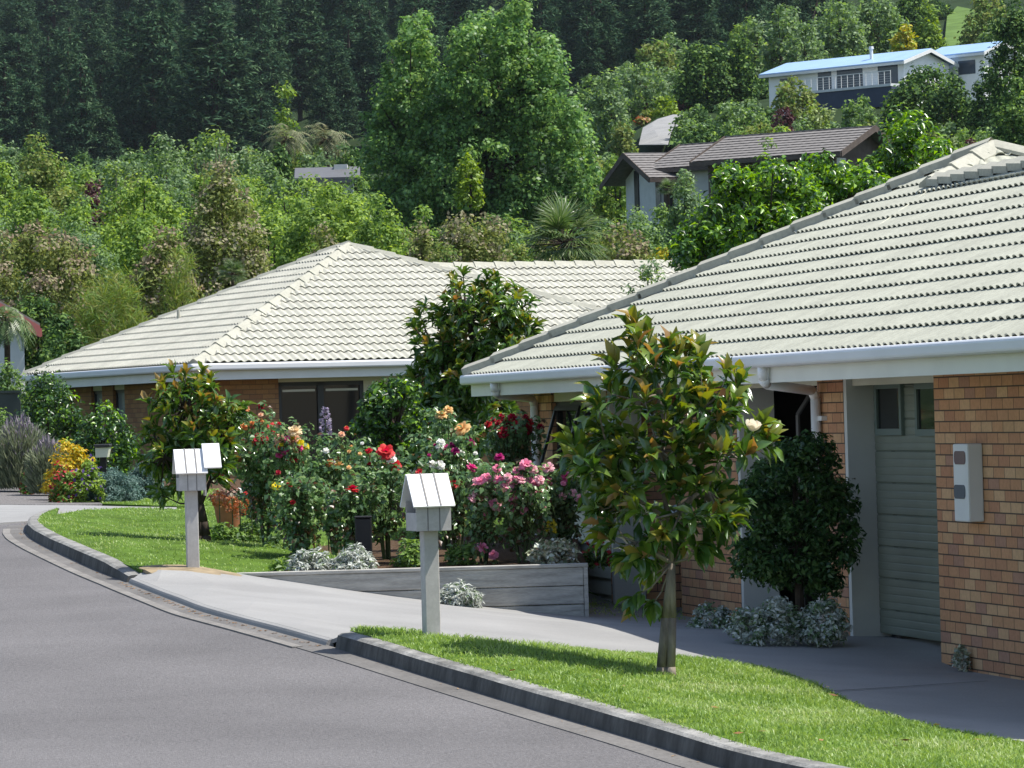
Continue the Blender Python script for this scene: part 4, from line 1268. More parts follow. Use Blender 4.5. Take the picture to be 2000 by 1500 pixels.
LM['mag_new'] = leaf_mat('leaf_magnolia_new', [(0.10, 0.145, 0.02), (0.165, 0.19, 0.028), (0.22, 0.20, 0.036), (0.25, 0.145, 0.05)], 0.28, 0.35, 0.6)
LM['rose'] = leaf_mat('leaf_rose', [(0.042, 0.092, 0.036), (0.08, 0.155, 0.056), (0.13, 0.22, 0.08), (0.22, 0.31, 0.15)], 0.28, 0.35, 0.6)
LM['rose_red'] = leaf_mat('leaf_rose_red', [(0.072, 0.042, 0.022), (0.132, 0.066, 0.036), (0.084, 0.108, 0.036)], 0.35, 0.28, 0.5)
LM['lav'] = leaf_mat('leaf_lavender', [(0.091, 0.117, 0.065), (0.169, 0.195, 0.117), (0.247, 0.273, 0.169)], 0.7, 0.2)
LM['lav_fl'] = leaf_mat('flower_lavender', [(0.17, 0.145, 0.175), (0.25, 0.205, 0.26), (0.27, 0.25, 0.25)], 0.7, 0.2)
LM['gold'] = leaf_mat('leaf_gold', [(0.34, 0.25, 0.02), (0.52, 0.42, 0.03), (0.50, 0.30, 0.03), (0.32, 0.33, 0.03)], 0.5, 0.3, 0.3)
LM['orange'] = leaf_mat('flower_orange', [(0.400, 0.140, 0.060), (0.500, 0.200, 0.090), (0.420, 0.240, 0.120)], 0.6, 0.3)
LM['violet'] = leaf_mat('flower_violet', [(0.070, 0.035, 0.170), (0.120, 0.060, 0.250), (0.200, 0.120, 0.300)], 0.6, 0.25)
LM['redfl'] = leaf_mat('flower_red', [(0.350, 0.015, 0.020), (0.550, 0.030, 0.030), (0.450, 0.100, 0.090)], 0.55, 0.25)
LM['succ'] = leaf_mat('leaf_succulent', [(0.150, 0.190, 0.110), (0.260, 0.300, 0.190), (0.420, 0.420, 0.300), (0.240, 0.170, 0.120)], 0.6, 0.15)
LM['palm'] = leaf_mat('leaf_palm', [(0.025, 0.055, 0.014), (0.05, 0.095, 0.025), (0.10, 0.155, 0.05), (0.2, 0.24, 0.12)], 0.4, 0.3, 0.5)
LM['palm_pale'] = leaf_mat('leaf_palm_pale', [(0.06, 0.08, 0.04), (0.10, 0.125, 0.06), (0.16, 0.175, 0.09), (0.2, 0.19, 0.11)], 0.6, 0.3, 0.2)

# ------------------------------------------------------------------ mailboxes, wall and garden things
def mailbox(loc, label, rot, front, depth, post, body_h, roof_h, lean=0.0, side_roof=False):
    t = empty('mailbox', loc, label, 'mailbox', None)
    c, s = math.cos(rot), math.sin(rot)
    U = np.array([c, s, 0]); N = np.array([-s, c, 0])     # U along the front, N away from the camera
    O = np.array(loc, float)
    b = MB(); b.obox(O, U, N, -0.055, 0.055, -0.055, 0.055, -0.1, post)
    o = b.build('post', M['mail'], t); bevel(o, 0.006, 1)
    z0, z1 = post, post + body_h
    hw, hd = front / 2, depth / 2
    b = MB()
    b.obox(O, U, N, -hw, hw, -hd, -hd + 0.015, z0, z1)                # front board
    b.obox(O, U, N, -hw, hw, hd - 0.015, hd, z0, z1)                  # back board
    b.obox(O, U, N, -hw + 0.001, hw - 0.001, -hd + 0.0152, hd - 0.0152, z0 + 0.001, z0 + 0.02)
    gz_ = lambda n: z1 + roof_h * (1 - abs(n) / hd)
    # right gable closed, left gable open above the rail
    for u, full in ((hw - 0.016, True), (-hw + 0.001, False)):
        p = lambda n, z: O + U * u + N * n + Z3 * z
        if full: b.prism([p(-hd + .0155, z0 + .02), p(hd - .0155, z0 + .02), p(hd - .0155, z1), p(0, z1 + roof_h - 0.012), p(-hd + .0155, z1)], U * 0.015)
        else:
            b.prism([p(-hd + .0155, z0 + .02), p(hd - .0155, z0 + .02), p(hd - .0155, z0 + body_h * 0.62), p(-hd + .0155, z0 + body_h * 0.62)], U * 0.015)
            b.prism([p(-hd + .0155, z1 - 0.02), p(-hd + .05, z1 - 0.02), p(-hd + .05, z1 + 0.02), p(-hd + .0155, z1)], U * 0.015)
            b.prism([p(-0.07, z1 + roof_h * 0.62), p(0.07, z1 + roof_h * 0.62), p(0, z1 + roof_h - 0.012)], U * 0.015)
    for q in (0.33, 0.67):     # board joints as thin strips standing 2 mm proud
        uu = -hw + front * q
        jt = MB(); jt.obox(O, U, N, uu - 0.004, uu + 0.004, -hd - 0.002, -hd + 0.001, z0 + 0.001, z1 - 0.002); jt.build('board_joint', M['mail_joint'], t)
    b.build('box', M['mail'], t)
    r = MB()
    sl = np.array([0, 0, 0.0])
    over = 0.035
    def slope(u0, u1, sgn, lift=0.0):
        e = O + N * (sgn * (hd + over)) + Z3 * (z1 - roof_h * over / hd + 0.004 + lift)
        rdg = O + Z3 * (z1 + roof_h + 0.004 + lift)
        V = [e + U * u0, e + U * u1, rdg + U * u1, rdg + U * u0]
        nn = np.cross(V[1] - V[0], V[3] - V[0]); nn /= np.linalg.norm(nn)
        if nn[2] < 0: nn = -nn
        r.prism(V, nn * 0.016)
        return e, rdg, nn
    bw = (front + 0.05) / 3
    for sgn in (-1, 1):
        e, rdg, nn = slope(-hw - 0.03, hw + 0.02, sgn)
    r.build('roof', M['mail_roof'], t)
    r = MB()
    for q in (0.34, 0.66, ):
        u = -hw - 0.03 + (front + 0.05) * q
        slope(u - 0.006, u + 0.006, -1, 0.007)
    r.build('roof_batten', M['mail_joint'], t)
    if side_roof:
        r = MB()
        slope(hw - 0.01, hw + 0.145, -1, 0.045); slope(hw - 0.01, hw + 0.145, 1, 0.045)
        r.build('side_roof', M['mail_roof'], t)
        b = MB(); b.obox(O, U, N, hw + 0.001, hw + 0.014, -hd * 0.6, hd * 0.6, z0 - 0.05, z1 + 0.05); b.build('side_board', M['mail'], t)
    return t
q = G(843, 1236)
k = q[1] / FPX
mailbox(q, 'pale grey mailbox with plain white pitched roof, on the near lawn corner', math.radians(17), 0.255, 0.28, (1236 - 1036) * k, 57 * k, 50 * k)
q = G(377, 1106)
k = q[1] / FPX
mailbox(q, 'pale grey mailbox with a second raised white roof piece, on the far lawn', math.radians(10), 0.235, 0.28, (1106 - 958) * k, 41 * k, 37 * k, side_roof=True)

# timber retaining wall
t = empty('retaining_wall', (wall_b[0], WALL_Y, wall_b[2] - 0.5), 'low wall of weathered grey timber planks holding up the rose bed', 'garden wall')
ztop = wall_b[2]
Uw = np.array([1.0, 0.0, 0.0]); Nw = np.array([0, 1.0, 0])
x0, x1 = P(432, 1120, WALL_Y)[0], P(1139, 1100, WALL_Y)[0]
ph = 0.172
for k in range(3):
    b = MB(); b.obox((0, WALL_Y, ztop), Uw, Nw, x0 + 0.0 * k, x1, 0.004 * k, 0.05, -0.035 - (k + 1) * ph + 0.006, -0.035 - k * ph)
    o = b.build('plank', M['grey_wood'], t); bevel(o, 0.006, 1)
b = MB(); b.obox((0, WALL_Y, ztop), Uw, Nw, x0 - 0.02, x1 + 0.045, -0.012, 0.10, -0.034, 0.0); o = b.build('cap_board', M['grey_wood'], t); bevel(o, 0.005, 1)
b = MB(); b.obox((0, WALL_Y, ztop), Uw, Nw, x1 + 0.002, x1 + 0.04, -0.01, 0.06, -0.62, -0.036); b.obox((0, WALL_Y, ztop), Nw, Uw, 0.062, 5.0, x1 - 0.01, x1 + 0.035, -0.62, -0.036)
b.build('end_post', M['grey_wood'], t)

# black square box in the bed, letter box with a dark lid at the far left, terracotta planter
q = bed(711, 38.6)
t = empty('garden_box', q, 'black upright box standing among the roses above the timber wall', 'garden box')
k = 38.6 / FPX
hb = (P(711, 1008, 38.6)[2] - q[2]) / k
b = MB(); b.obox(q, Uw, Nw, -16 * k, 16 * k, 0, 0.16, -0.02, hb * k - 0.022); o = b.build('body', M['black'], t); bevel(o, 0.008, 1)
b = MB(); b.obox(q, Uw, Nw, -17 * k, 17 * k, -0.01, 0.17, hb * k - 0.02, hb * k); o = b.build('lid', M['black'], t); bevel(o, 0.006, 1)

Yl = 60.0
q = ground(203, Yl); k = Yl / FPX
t = empty('letterbox', q, 'small cream letterbox with dark lid on a black post beside the yellow shrub', 'letterbox')
zb0, zb1 = P(200, 893, Yl)[2], P(200, 870, Yl)[2]
b = MB(); b.obox((q[0], Yl, 0), Uw, Nw, -6 * k, 6 * k, -0.04, 0.04, q[2] - 0.05, zb0); b.build('post', M['black'], t)
b = MB()
p = lambda u, n, z: np.array([q[0] + u * k, Yl + n, z])
b.prism([p(-13, -0.16, zb0), p(10, -0.16, zb0), p(14, -0.16, zb1 - 0.03), p(-13, -0.16, zb1 - 0.03)], (0, 0.32, 0))
b.build('box', M['cream'], t)
b = MB(); b.obox((q[0], Yl, 0), Uw, Nw, -15 * k, 16 * k, -0.19, 0.19, zb1 - 0.029, zb1 + 0.02); o = b.build('lid', M['dark'], t); bevel(o, 0.01, 1)

q = G(447, 1030); k = q[1] / FPX
t = empty('planter', q, 'terracotta planter overflowing with pinkish succulents on the far lawn', 'planter')
prof = [(20, 0), (23, 12), (27, 34), (30, 50), (34, 51), (34, 60), (29, 60), (27, 52), (0, 50)]
mb = MB(); ns = 20
V = []; F = []
for r_, z_ in prof:
    for j in range(ns):
        a = 2 * math.pi * j / ns; V.append(q + np.array([math.cos(a) * r_ * k, math.sin(a) * r_ * k, z_ * k]))
for i in range(len(prof) - 1):
    for j in range(ns):
        j2 = (j + 1) % ns; F.append((i * ns + j, i * ns + j2, (i + 1) * ns + j2, (i + 1) * ns + j))
mb.add(V, F); mb.build('pot', M['terracotta'], t, smooth=True)
def tuft(name, c, rad, n, L, W, T, m, parent, seed, up=0.6, flat=0.6, droop=0.0, smooth=False):
    rg = np.random.default_rng(seed)
    V, F = clump_leaves(rg, np.array([c]), rad, n, L, W, T, up, droop, flat)
    return obj(name, V, F, m, parent)
tuft('trailing_plant', q + np.array([-0.02, -0.02, 60 * k]), 36 * k, 260, 0.06, 0.035, T_FOLD, leaf_mat('succulent_pink', [(0.20, 0.10, 0.08), (0.30, 0.17, 0.12), (0.26, 0.26, 0.16)], 0.6, .2), t, 3, flat=0.5)
tuft('silver_plant', q + np.array([18 * k, -0.03, 62 * k]), 22 * k, 130, 0.05, 0.03, T_FOLD, LM['silver'], t, 4, flat=0.5)
# ------------------------------------------------------------------ magnolias (big glossy leaves in rosettes)
def rosette(rg, c, ax, n, L, W, spread):
    """n leaves around the shoot axis ax at c; spread 0 = upright, 1 = flat, >1 drooping"""
    ax = unit(np.asarray(ax, float))
    a = unit(np.cross(ax, np.array([0.3, 0.5, 0.81]))); b = np.cross(ax, a)
    C, D, N = [], [], []
    ph = rg.uniform(0, 6.28)
    for k in range(n):
        t = ph + k * 2.4
        rad = a * math.cos(t) + b * math.sin(t)
        s = spread * (0.55 + 0.75 * k / max(1, n - 1)) + rg.normal(0, 0.12)
        d = ax * math.cos(s) + rad * math.sin(s) + np.array([0, 0, -0.12])
        C.append(np.asarray(c) + ax * rg.uniform(-0.02, 0.035)); D.append(d); N.append(ax * math.sin(s) - rad * math.cos(s) + rg.normal(0, 0.25, 3))
    C, D, N = np.array(C), np.array(D), -np.array(N)
    N = np.where((N[:, 2:3] < 0), -N, N)
    ll = L * rg.uniform(0.65, 1.2, n)
    return leaf_set(C, D, N, ll, ll * W, T_LONG)

def magnolia(name, label, base, tips, new_frac, L, W, r0, seed, forks, nleaf=(7, 11), flowers=(), trunk_stems=1, bark='bark'):
    """tips: list of world points; a shoot with a rosette of leaves ends at each"""
    rg = np.random.default_rng(seed)
    t = empty(name, base, label, 'tree')
    base = np.asarray(base, float)
    tips = np.array(tips)
    zmin, zmax = tips[:, 2].min(), tips[:, 2].max()
    ctr = tips.mean(0)
    VV, FF, MI = [], [], []
    off = 0
    tw = MB()
    for p in tips:
        h = (p[2] - zmin) / max(1e-6, zmax - zmin)
        out = unit((p - ctr) * np.array([1, 1, 0.7]) + np.array([0, 0, 0.15]))
        ax = unit(out * 0.7 + Z3 * (0.25 + 0.75 * h) + rg.normal(0, 0.18, 3))
        n = rg.integers(*nleaf)
        new = rg.uniform() < new_frac * (0.25 + 1.3 * h)
        spread = 0.55 if new else rg.uniform(0.9, 1.5) - 0.25 * h
        V, F = rosette(rg, p, ax, n, L, W, spread)
        nl = len(T_LONG[1])
        mi = np.zeros(len(F), int)
        if new:
            k = int(n * rg.uniform(0.4, 0.75)); mi[:k * nl] = 1
        VV.append(V); FF.append(F + off); MI.append(mi); off += len(V)
        # older leaves along the shoot behind the tip
        f = forks[np.argmin([np.linalg.norm(p - np.asarray(q)) for q in forks])]
        f = np.asarray(f, float)
        m = f + (p - f) * 0.55 + np.array([0, 0, -0.04])
        tw.path([f, m, p], [r0 * 0.30, r0 * 0.2, r0 * 0.09], 5)
        nb = rg.integers(4, 8)
        s = rg.uniform(0.45, 0.95, nb)[:, None]
        C = m + (p - m) * s + rg.normal(0, 0.012, (nb, 3))
        d = unit(p - m); D = unit(np.cross(np.broadcast_to(d, (nb, 3)), sph(rg, nb)) + d * 0.45 + np.array([0, 0, -0.35]))
        N = unit(sph(rg, nb) * 0.4 + Z3)
        ll = L * rg.uniform(0.7, 1.15, nb)
        V, F = leaf_set(C, D, N, ll, ll * W, T_LONG)
        VV.append(V); FF.append(F + off); MI.append(np.zeros(len(F), int)); off += len(V)
    obj('crown', np.vstack(VV), np.vstack(FF), [LM['mag'], LM['mag_new']], t, np.concatenate(MI), smooth=True)
    for s in range(trunk_stems):
        o = np.array([0.022 * (2 * s - trunk_stems + 1), 0.0, 0])
        for k in range(len(forks) - 1):
            pass
        pts = [base + o * 1.5 - Z3 * 0.05, base + o + (np.asarray(forks[0]) - base) * 0.5, np.asarray(forks[0], float)]
        tw.path([pts[0], pts[0] + Z3 * 0.09, pts[1], pts[2]], [r0 * 1.25, r0 * 1.05, r0 * 0.95, r0 * 0.8], 9)
    for k in range(1, len(forks)):
        j = int(np.argmin([np.linalg.norm(np.asarray(forks[k]) - np.asarray(forks[i])) + (0 if forks[i][2] < forks[k][2] else 5) for i in range(k)]))
        tw.path([forks[j], forks[k]], [r0 * 0.62, r0 * 0.42], 7)
    tw.build('trunk', M[bark], t, smooth=True)
    for c, d in flowers:
        magnolia_flower(c, d, t, rg)
    return t

def petal_mesh(rg, c, ax, rings, size):
    ax = unit(np.asarray(ax, float)); a = unit(np.cross(ax, np.array([0.21, 0.9, 0.3]))); b = np.cross(ax, a)
    V, F = [], []
    for (n, tilt, ln, wd, curl) in rings:
        ph = rg.uniform(0, 6.28)
        for k in range(n):
            t = ph + 2 * math.pi * k / n + rg.normal(0, 0.12)
            rad = a * math.cos(t) + b * math.sin(t); tan = -a * math.sin(t) + b * math.cos(t)
            o = len(V)
            for s, w in ((0.05, 0.35), (0.4, 0.95), (0.75, 1.0), (1.0, 0.55)):
                tt = tilt + curl * (s - 0.3)
                p = np.asarray(c) + size * ln * (rad * (s * math.sin(tt)) + ax * (s * math.cos(tt)))
                for e in (-1, 0, 1):
                    V.append(p + tan * (e * w * wd * size * 0.5) + (ax * math.sin(tt) - rad * math.cos(tt)) * (-abs(e) * 0.12 * size * w))
            for r in range(3):
                for e in range(2):
                    i = o + r * 3 + e; F.append((i, i + 1, i + 4, i + 3))
    return np.array(V), np.array(F)

def petal_mat(name, c, tr=0.3):
    lo = [v * 0.72 for v in c]; hi = [min(1, v * 1.18) for v in c]
    return leaf_mat(name, [lo, c, hi], 0.55, tr, 0.2)
PM = {}
for nm, c in dict(red=(0.50, 0.018, 0.022), crimson=(0.33, 0.006, 0.020), coral=(0.58, 0.055, 0.05), orange=(0.64, 0.26, 0.09), peach=(0.74, 0.46, 0.30), cream=(0.74, 0.60, 0.38), apricot=(0.74, 0.50, 0.22), yellow=(0.68, 0.56, 0.02), white=(0.75, 0.75, 0.70), ivory=(0.76, 0.70, 0.56), magenta=(0.33, 0.015, 0.12), pink=(0.72, 0.27, 0.38), lightpink=(0.78, 0.46, 0.50), hotpink=(0.60, 0.085, 0.22)).items():
    PM[nm] = petal_mat('petal_' + nm, c)

def magnolia_flower(c, d, t, rg):
    V, F = petal_mesh(rg, c, d, [(3, 0.15, 1.0, 0.8, 0.05), (4, 0.45, 1.0, 0.85, 0.25)], 0.085)
    obj('flower', V, F, PM['ivory'], t, smooth=True)

# near magnolia: silhouette sampled from ellipses in the photograph
def tips_from(px_ell, Y, n, seed, depth, mind=0.11):
    rg = np.random.default_rng(seed)
    area = np.array([a * b for _, _, a, b in px_ell], float); area /= area.sum()
    out = []
    tries = 0
    while len(out) < n and tries < n * 60:
        tries += 1
        cx, cy, a, b = px_ell[rg.choice(len(px_ell), p=area)]
        d = sph(rg, 1)[0]; r = rg.uniform(0.35, 1.0) ** 0.5
        y = Y + d[1] * r * depth
        p = P(cx + d[0] * r * a, cy - d[2] * r * b, y)
        if all(np.linalg.norm(p - o) > mind for o in out): out.append(p)
    return out
mb0 = G(1301, 1314)
Ym = mb0[1]
ell = [(1300, 760, 120, 75), (1265, 690, 45, 60), (1395, 775, 60, 70), (1290, 880, 150, 85), (1165, 800, 32, 45), (1165, 905, 65, 65), (1420, 870, 85, 60), (1300, 985, 155, 70), (1215, 1010, 70, 80), (1245, 1110, 45, 55), (1400, 1000, 50, 40), (1330, 1040, 60, 40)]
ell = [(1303 + (x - 1303) * 0.93, y, a * 0.92, b) for x, y, a, b in ell]
tips = tips_from(ell, Ym, 150, 21, 0.5, 0.078)
tips += [P(x, y, Ym + dy) for x, y, dy in [(1246, 640, 0.0), (1268, 665, -.1), (1358, 690, .05), (1418, 738, 0), (1300, 690, -.15), (1165, 778, 0), (1120, 875, -.05), (1475, 845, -.1), (1500, 870, 0), (1230, 650, .1), (1200, 720, 0), (1340, 700, .1), (1440, 760, -.1), (1240, 1165, -.1), (1275, 1180, 0)]]
forks = [P(1312, 1100, Ym), P(1305, 1010, Ym), P(1290, 930, Ym), P(1245, 1060, Ym - 0.05), P(1215, 960, Ym), P(1190, 880, Ym), P(1380, 950, Ym), P(1420, 880, Ym), P(1300, 850, Ym), P(1290, 770, Ym), P(1265, 700, Ym), P(1370, 800, Ym), P(1330, 1000, Ym - .2), P(1290, 880, Ym - .25), P(1320, 900, Ym + .25)]
fl = P(1468, 842, Ym - 0.55)
magnolia('magnolia_tree', 'young magnolia on the near lawn with bronze-tipped glossy leaves and one white flower', mb0, tips, 0.78, 0.17, 0.38, 0.032, 5, forks, flowers=[(fl, (0.25, -0.25, 0.9))], trunk_stems=2, nleaf=(6, 10))

# far-lawn magnolia
b0 = G(397, 1054); Y1 = b0[1]
ell = [(355, 775, 60, 45), (375, 830, 85, 55), (320, 880, 45, 55), (400, 890, 70, 50), (430, 820, 45, 40), (325, 930, 40, 40)]
tips = tips_from(ell, Y1, 105, 31, 0.5, 0.09) + [P(x, y, Y1) for x, y in [(338, 728), (362, 738), (395, 732), (410, 750), (292, 790), (290, 850), (470, 800)]]
forks = [P(392, 985, Y1), P(385, 930, Y1), P(410, 940, Y1), P(360, 880, Y1), P(400, 850, Y1), P(360, 800, Y1), P(320, 890, Y1), P(430, 850, Y1)]
magnolia('magnolia_tree', 'bronze-leaved magnolia on the far lawn behind the far mailbox', b0, tips, 0.60, 0.15, 0.35, 0.042, 6, forks, trunk_stems=2, bark='bark_dark')

# big magnolia between the houses
Y2 = 50.0
b0 = ground(930, Y2)
ell = [(905, 590, 45, 45), (980, 600, 50, 50), (945, 660, 100, 70), (850, 660, 50, 50), (880, 740, 90, 60), (990, 690, 55, 50), (860, 800, 60, 50), (940, 790, 60, 60), (900, 850, 70, 40)]
tips = tips_from(ell, Y2, 380, 41, 0.8, 0.09) + [P(x, y, Y2) for x, y in [(885, 548), (905, 540), (950, 548), (965, 545), (1005, 565), (1035, 590), (830, 600), (815, 630), (1045, 640)]]
forks = [P(930, 900, Y2), P(925, 830, Y2), P(880, 780, Y2), P(950, 760, Y2), P(860, 700, Y2), P(930, 690, Y2), P(990, 690, Y2), P(910, 610, Y2), P(975, 620, Y2)]
magnolia('magnolia_tree', 'tall dense magnolia growing between the two brick houses', b0, tips, 0.42, 0.15, 0.36, 0.07, 7, forks, bark='bark_dark', nleaf=(8, 13))

# ------------------------------------------------------------------ garden shrubs
kind('camellia', 'egg', 0.02, 110, 0.13, None, 0.075, 0.56, T_FOLD, [LM['dark'], LM['gloss']], 0.22, shell=0.55, cov=6)
kind('dark_shrub', 'egg', 0.10, 140, 0.12, None, 0.055, 0.5, T_FOLD, [LM['dark_hill'], LM['dark']], 0.35, shell=0.5, cov=7)
kind('gold_shrub', 'dome', 0.0, 70, 0.13, None, 0.055, 0.6, T_FOLD, [LM['gold'], LM['lime']], 0.12, cov=7)
kind('juniper', 'dome', 0.0, 110, 0.12, None, 0.055, 0.25, T_FOLD, [LM['blue']], up=0.7, shell=0.4, cov=9)
kind('silver_mound', 'dome', 0.0, 70, 0.11, None, 0.06, 0.26, T_FOLD, [LM['silver'], LM['grey']], 0.15, up=0.9, trunk=False, cov=9)
kind('silver_bush', 'dome', 0.0, 70, 0.13, None, 0.045, 0.5, T_FOLD, [LM['silver_shade'], LM['grey']], 0.3, up=0.7, trunk=False, cov=9)
kind('succulent', 'dome', 0.0, 60, 0.11, None, 0.05, 0.6, T_FOLD, [LM['succ'], LM['silver_shade']], 0.3, up=0.6, trunk=False, cov=8)
kind('flower_mound', 'dome', 0.0, 50, 0.14, None, 0.06, 0.5, T_FOLD, [LM['bright'], LM['violet']], tip=0.06, up=0.7, trunk=False, cov=8)
kind('red_flowers', 'dome', 0.0, 40, 0.16, None, 0.05, 0.6, T_FOLD, [LM['green'], LM['redfl']], tip=0.14, up=0.7, trunk=False, cov=7)
kind('orange_flowers', 'dome', 0.0, 40, 0.16, 7, None, 0.6, T_QUAD, [LM['olive'], LM['orange']], tip=0.7, up=0.7, trunk=False, cov=6)
kind('low_green', 'dome', 0.0, 40, 0.16, None, 0.06, 0.5, T_FOLD, [LM['green'], LM['grey']], 0.3, up=0.7, trunk=False, cov=7)

GR = lambda px, Y: ground(px, Y)
put('camellia', 'camellia_shrub', 95, 65, 722, 150, 'tall glossy camellia against the left corner of the far house', 'shrub', gf=GR)
put('camellia', 'camellia_shrub', 205, 61, 782, 140, 'rounded glossy camellia behind the small cream letterbox', 'shrub', gf=GR)
grow_px('camellia', 'camellia_shrub', ground(772, 47.5), [(770, 805, 80, 70), (768, 765, 52, 38), (722, 850, 50, 55), (822, 850, 50, 55), (770, 880, 80, 50)], 47.5, 0.55, 130, 0.13, 'dark round camellia in front of the sliding window of the far house', 'shrub', 51)
grow_px('dark_shrub', 'evergreen_shrub', P(1565, 1248, 33.3), [(1550, 965, 122, 108), (1530, 1075, 118, 85), (1628, 1035, 66, 105), (1570, 890, 62, 45), (1590, 1125, 80, 50), (1500, 1095, 60, 50), (1470, 990, 50, 55)], 33.3, 0.36, 300, 0.10, 'dark round evergreen shrub in shade beside the open garage', 'shrub', 52, r0=0.035)
put('gold_shrub', 'golden_shrub', 140, 57.6, 853, 104, 'golden yellow clipped shrub beside the lavender', 'shrub', gf=GR)
put('juniper', 'juniper_shrub', 210, 57.0, 912, 140, 'low blue-green juniper spreading at the gravel edge', 'shrub', gf=GR)
put('juniper', 'juniper_shrub', 285, 58.5, 905, 90, 'smaller blue-green juniper beside the far magnolia', 'shrub', gf=GR)
put('flower_mound', 'flower_clump', 166, 56.6, 894, 74, 'clump of violet and blue flowers under the golden shrub', 'flowers', gf=GR)
put('red_flowers', 'flower_clump', 122, 56.4, 903, 44, 'clump of red and salmon flowers beside the gravel edge', 'flowers', gf=GR)
put('red_flowers', 'flower_clump', 52, 60.5, 912, 18, 'small red flowers at the foot of the lavender', 'flowers', gf=GR)

put('low_green', 'garden_shrub', 14, 66, 795, 70, 'green leafy shrub before the dark fence at the left edge', 'shrub', gf=GR)
# lavender: upright thin stalks
def lavender(px, Y, top, wpx, label, seed):
    rg = np.random.default_rng(seed)
    b = ground(px, Y); k = Y / FPX
    h = P(px, top, Y)[2] - b[2]; w = wpx * k
    t = empty('lavender_bush', b, label, 'shrub')
    n = 7000
    a = rg.uniform(0, 6.28, n); r = np.sqrt(rg.uniform(0, 1, n)) * w * 0.42
    C = b + np.stack([np.cos(a) * r, np.sin(a) * r, rg.uniform(0, 0.78, n) * h * (1 - 0.3 * (r / (w * 0.42)) ** 2)], 1)
    D = np.stack([np.cos(a) * r * 1.7 / w + rg.normal(0, .3, n), np.sin(a) * r * 1.7 / w + rg.normal(0, .3, n), 0.9 + 0 * a], 1)
    V, F = leaf_set(C, D, sph(rg, n), h * rg.uniform(0.12, 0.28, n), 0.018, T_QUAD)
    obj('foliage', V, F, LM['lav'], t)
    n = 900
    a = rg.uniform(0, 6.28, n); r = np.sqrt(rg.uniform(0, 1, n)) * w * 0.46
    C = b + np.stack([np.cos(a) * r, np.sin(a) * r, h * (1.0 - 0.5 * (r / (w * 0.46)) ** 2) * rg.uniform(0.55, 1.02, n)], 1)
    D = np.stack([rg.normal(0, .25, n), rg.normal(0, .25, n), 1 + 0 * a], 1)
    V, F = leaf_set(C, D, sph(rg, n), 0.11, 0.022, T_QUAD)
    obj('flower_spikes', V, F, LM['lav_fl'], t)
lavender(40, 62, 815, 120, 'large grey-green lavender bush with faded purple spikes at the left edge', 3)
lavender(95, 60, 858, 80, 'smaller lavender bush with bare grey stems beside the golden shrub', 4)

sil = [(605, 38.1, 1070, 84, 'silver mound', 'white silver-leaved mound on the left over the timber wall cap'), (690, 38.0, 1064, 90, '', 'larger silver-leaved mound spilling over the timber wall below the black box')]
for px, Y, top, w, _, lb in sil:
    put('silver_mound', 'silver_plant', px, Y, top, w, lb, 'plant', gf=lambda p, y: bed(p, y), sink=0.02)
put('silver_mound', 'silver_plant', 898, 37.4, 1136, 92, 'silver-leaved plant growing at the foot of the timber wall beside the near mailbox', 'plant', base=1186, gf=lambda p, y: P(p, 1186, y), sink=0.0)
put('succulent', 'succulent_plant', 1085, 38.2, 1048, 112, 'mound of pale rosette succulents at the right end of the timber wall', 'plant', gf=lambda p, y: bed(p, y), sink=0.02)
for px, Y, top, bs, w, lb in [(1392, 35.6, 1178, 1260, 105, 'small silver bush leftmost in front of the shaded brick wall'), (1500, 33.0, 1158, 1258, 150, 'big silver bush under the dark evergreen shrub'), (1606, 32.9, 1168, 1252, 110, 'silver bush beside the white garage door jamb')]:
    put('silver_bush', 'silver_plant', px, Y, top, w, lb, 'plant', base=bs, gf=lambda p, y: P(p, bs, y), sink=0.0)
put('succulent', 'weed_tuft', 1877, 31.3, 1284, 24, 'small tuft of weeds at the foot of the brick wall under the meter box', 'plant', base=1304, gf=lambda p, y: P(p, 1304, y), sink=0.0)
for px, Y, top, w, lb in [(440, 43.0, 1018, 60, 'grey-green low plant in front of the planter'), (490, 43.2, 1015, 60, 'low green plant right of the planter'), (545, 41.0, 1040, 60, 'low green plant below the yellow rose'), (800, 38.6, 1052, 70, 'low green plant behind the near mailbox post'), (560, 38.6, 1092, 80, 'low trailing plant at the left of the silver mounds'), (905, 38.7, 1055, 70, 'low green plant under the magenta roses')]:
    put('low_green', 'low_plant', px, Y, top, w, lb, 'plant', gf=(lambda p, y: bed(p, y)) if Y < 40 or px > 520 else GR, sink=0.02)

# ------------------------------------------------------------------ roses
RB = [  # px, Y, top row, width px, colours described
    (495, 43.6, 815, 95, 'rose bush with orange and salmon blooms behind the planter'),
    (520, 42.0, 845, 90, 'rose bush with crimson and yellow blooms left of the sliding window'),
    (570, 41.2, 850, 110, 'rose bush with peach and red-pink blooms in front of the sliding window'),
    (590, 40.0, 945, 110, 'rose bush with one yellow bloom and red buds near the lawn'),
    (655, 41.5, 860, 110, 'rose bush with apricot and cream blooms left of the dark camellia'),
    (690, 39.6, 950, 110, 'rose bush with a single deep red bloom above the black box'),
    (755, 40.2, 880, 100, 'rose bush with large coral red and white blooms'),
    (835, 39.4, 915, 100, 'rose bush with white and coral blooms behind the near mailbox'),
    (872, 42.0, 805, 90, 'tall rose bush with apricot blooms in front of the big magnolia'),
    (895, 40.6, 868, 100, 'rose bush with dark magenta blooms'),
    (1000, 42.6, 818, 120, 'tall rose bush with crimson blooms beside the downpipe'),
    (945, 39.0, 925, 110, 'rose bush with pink blooms left of the pink cluster'),
    (1020, 38.8, 925, 130, 'rose bush covered in clustered pink blooms'),
    (1095, 39.3, 925, 95, 'rose bush with pale pink blooms at the right end of the bed'),
]
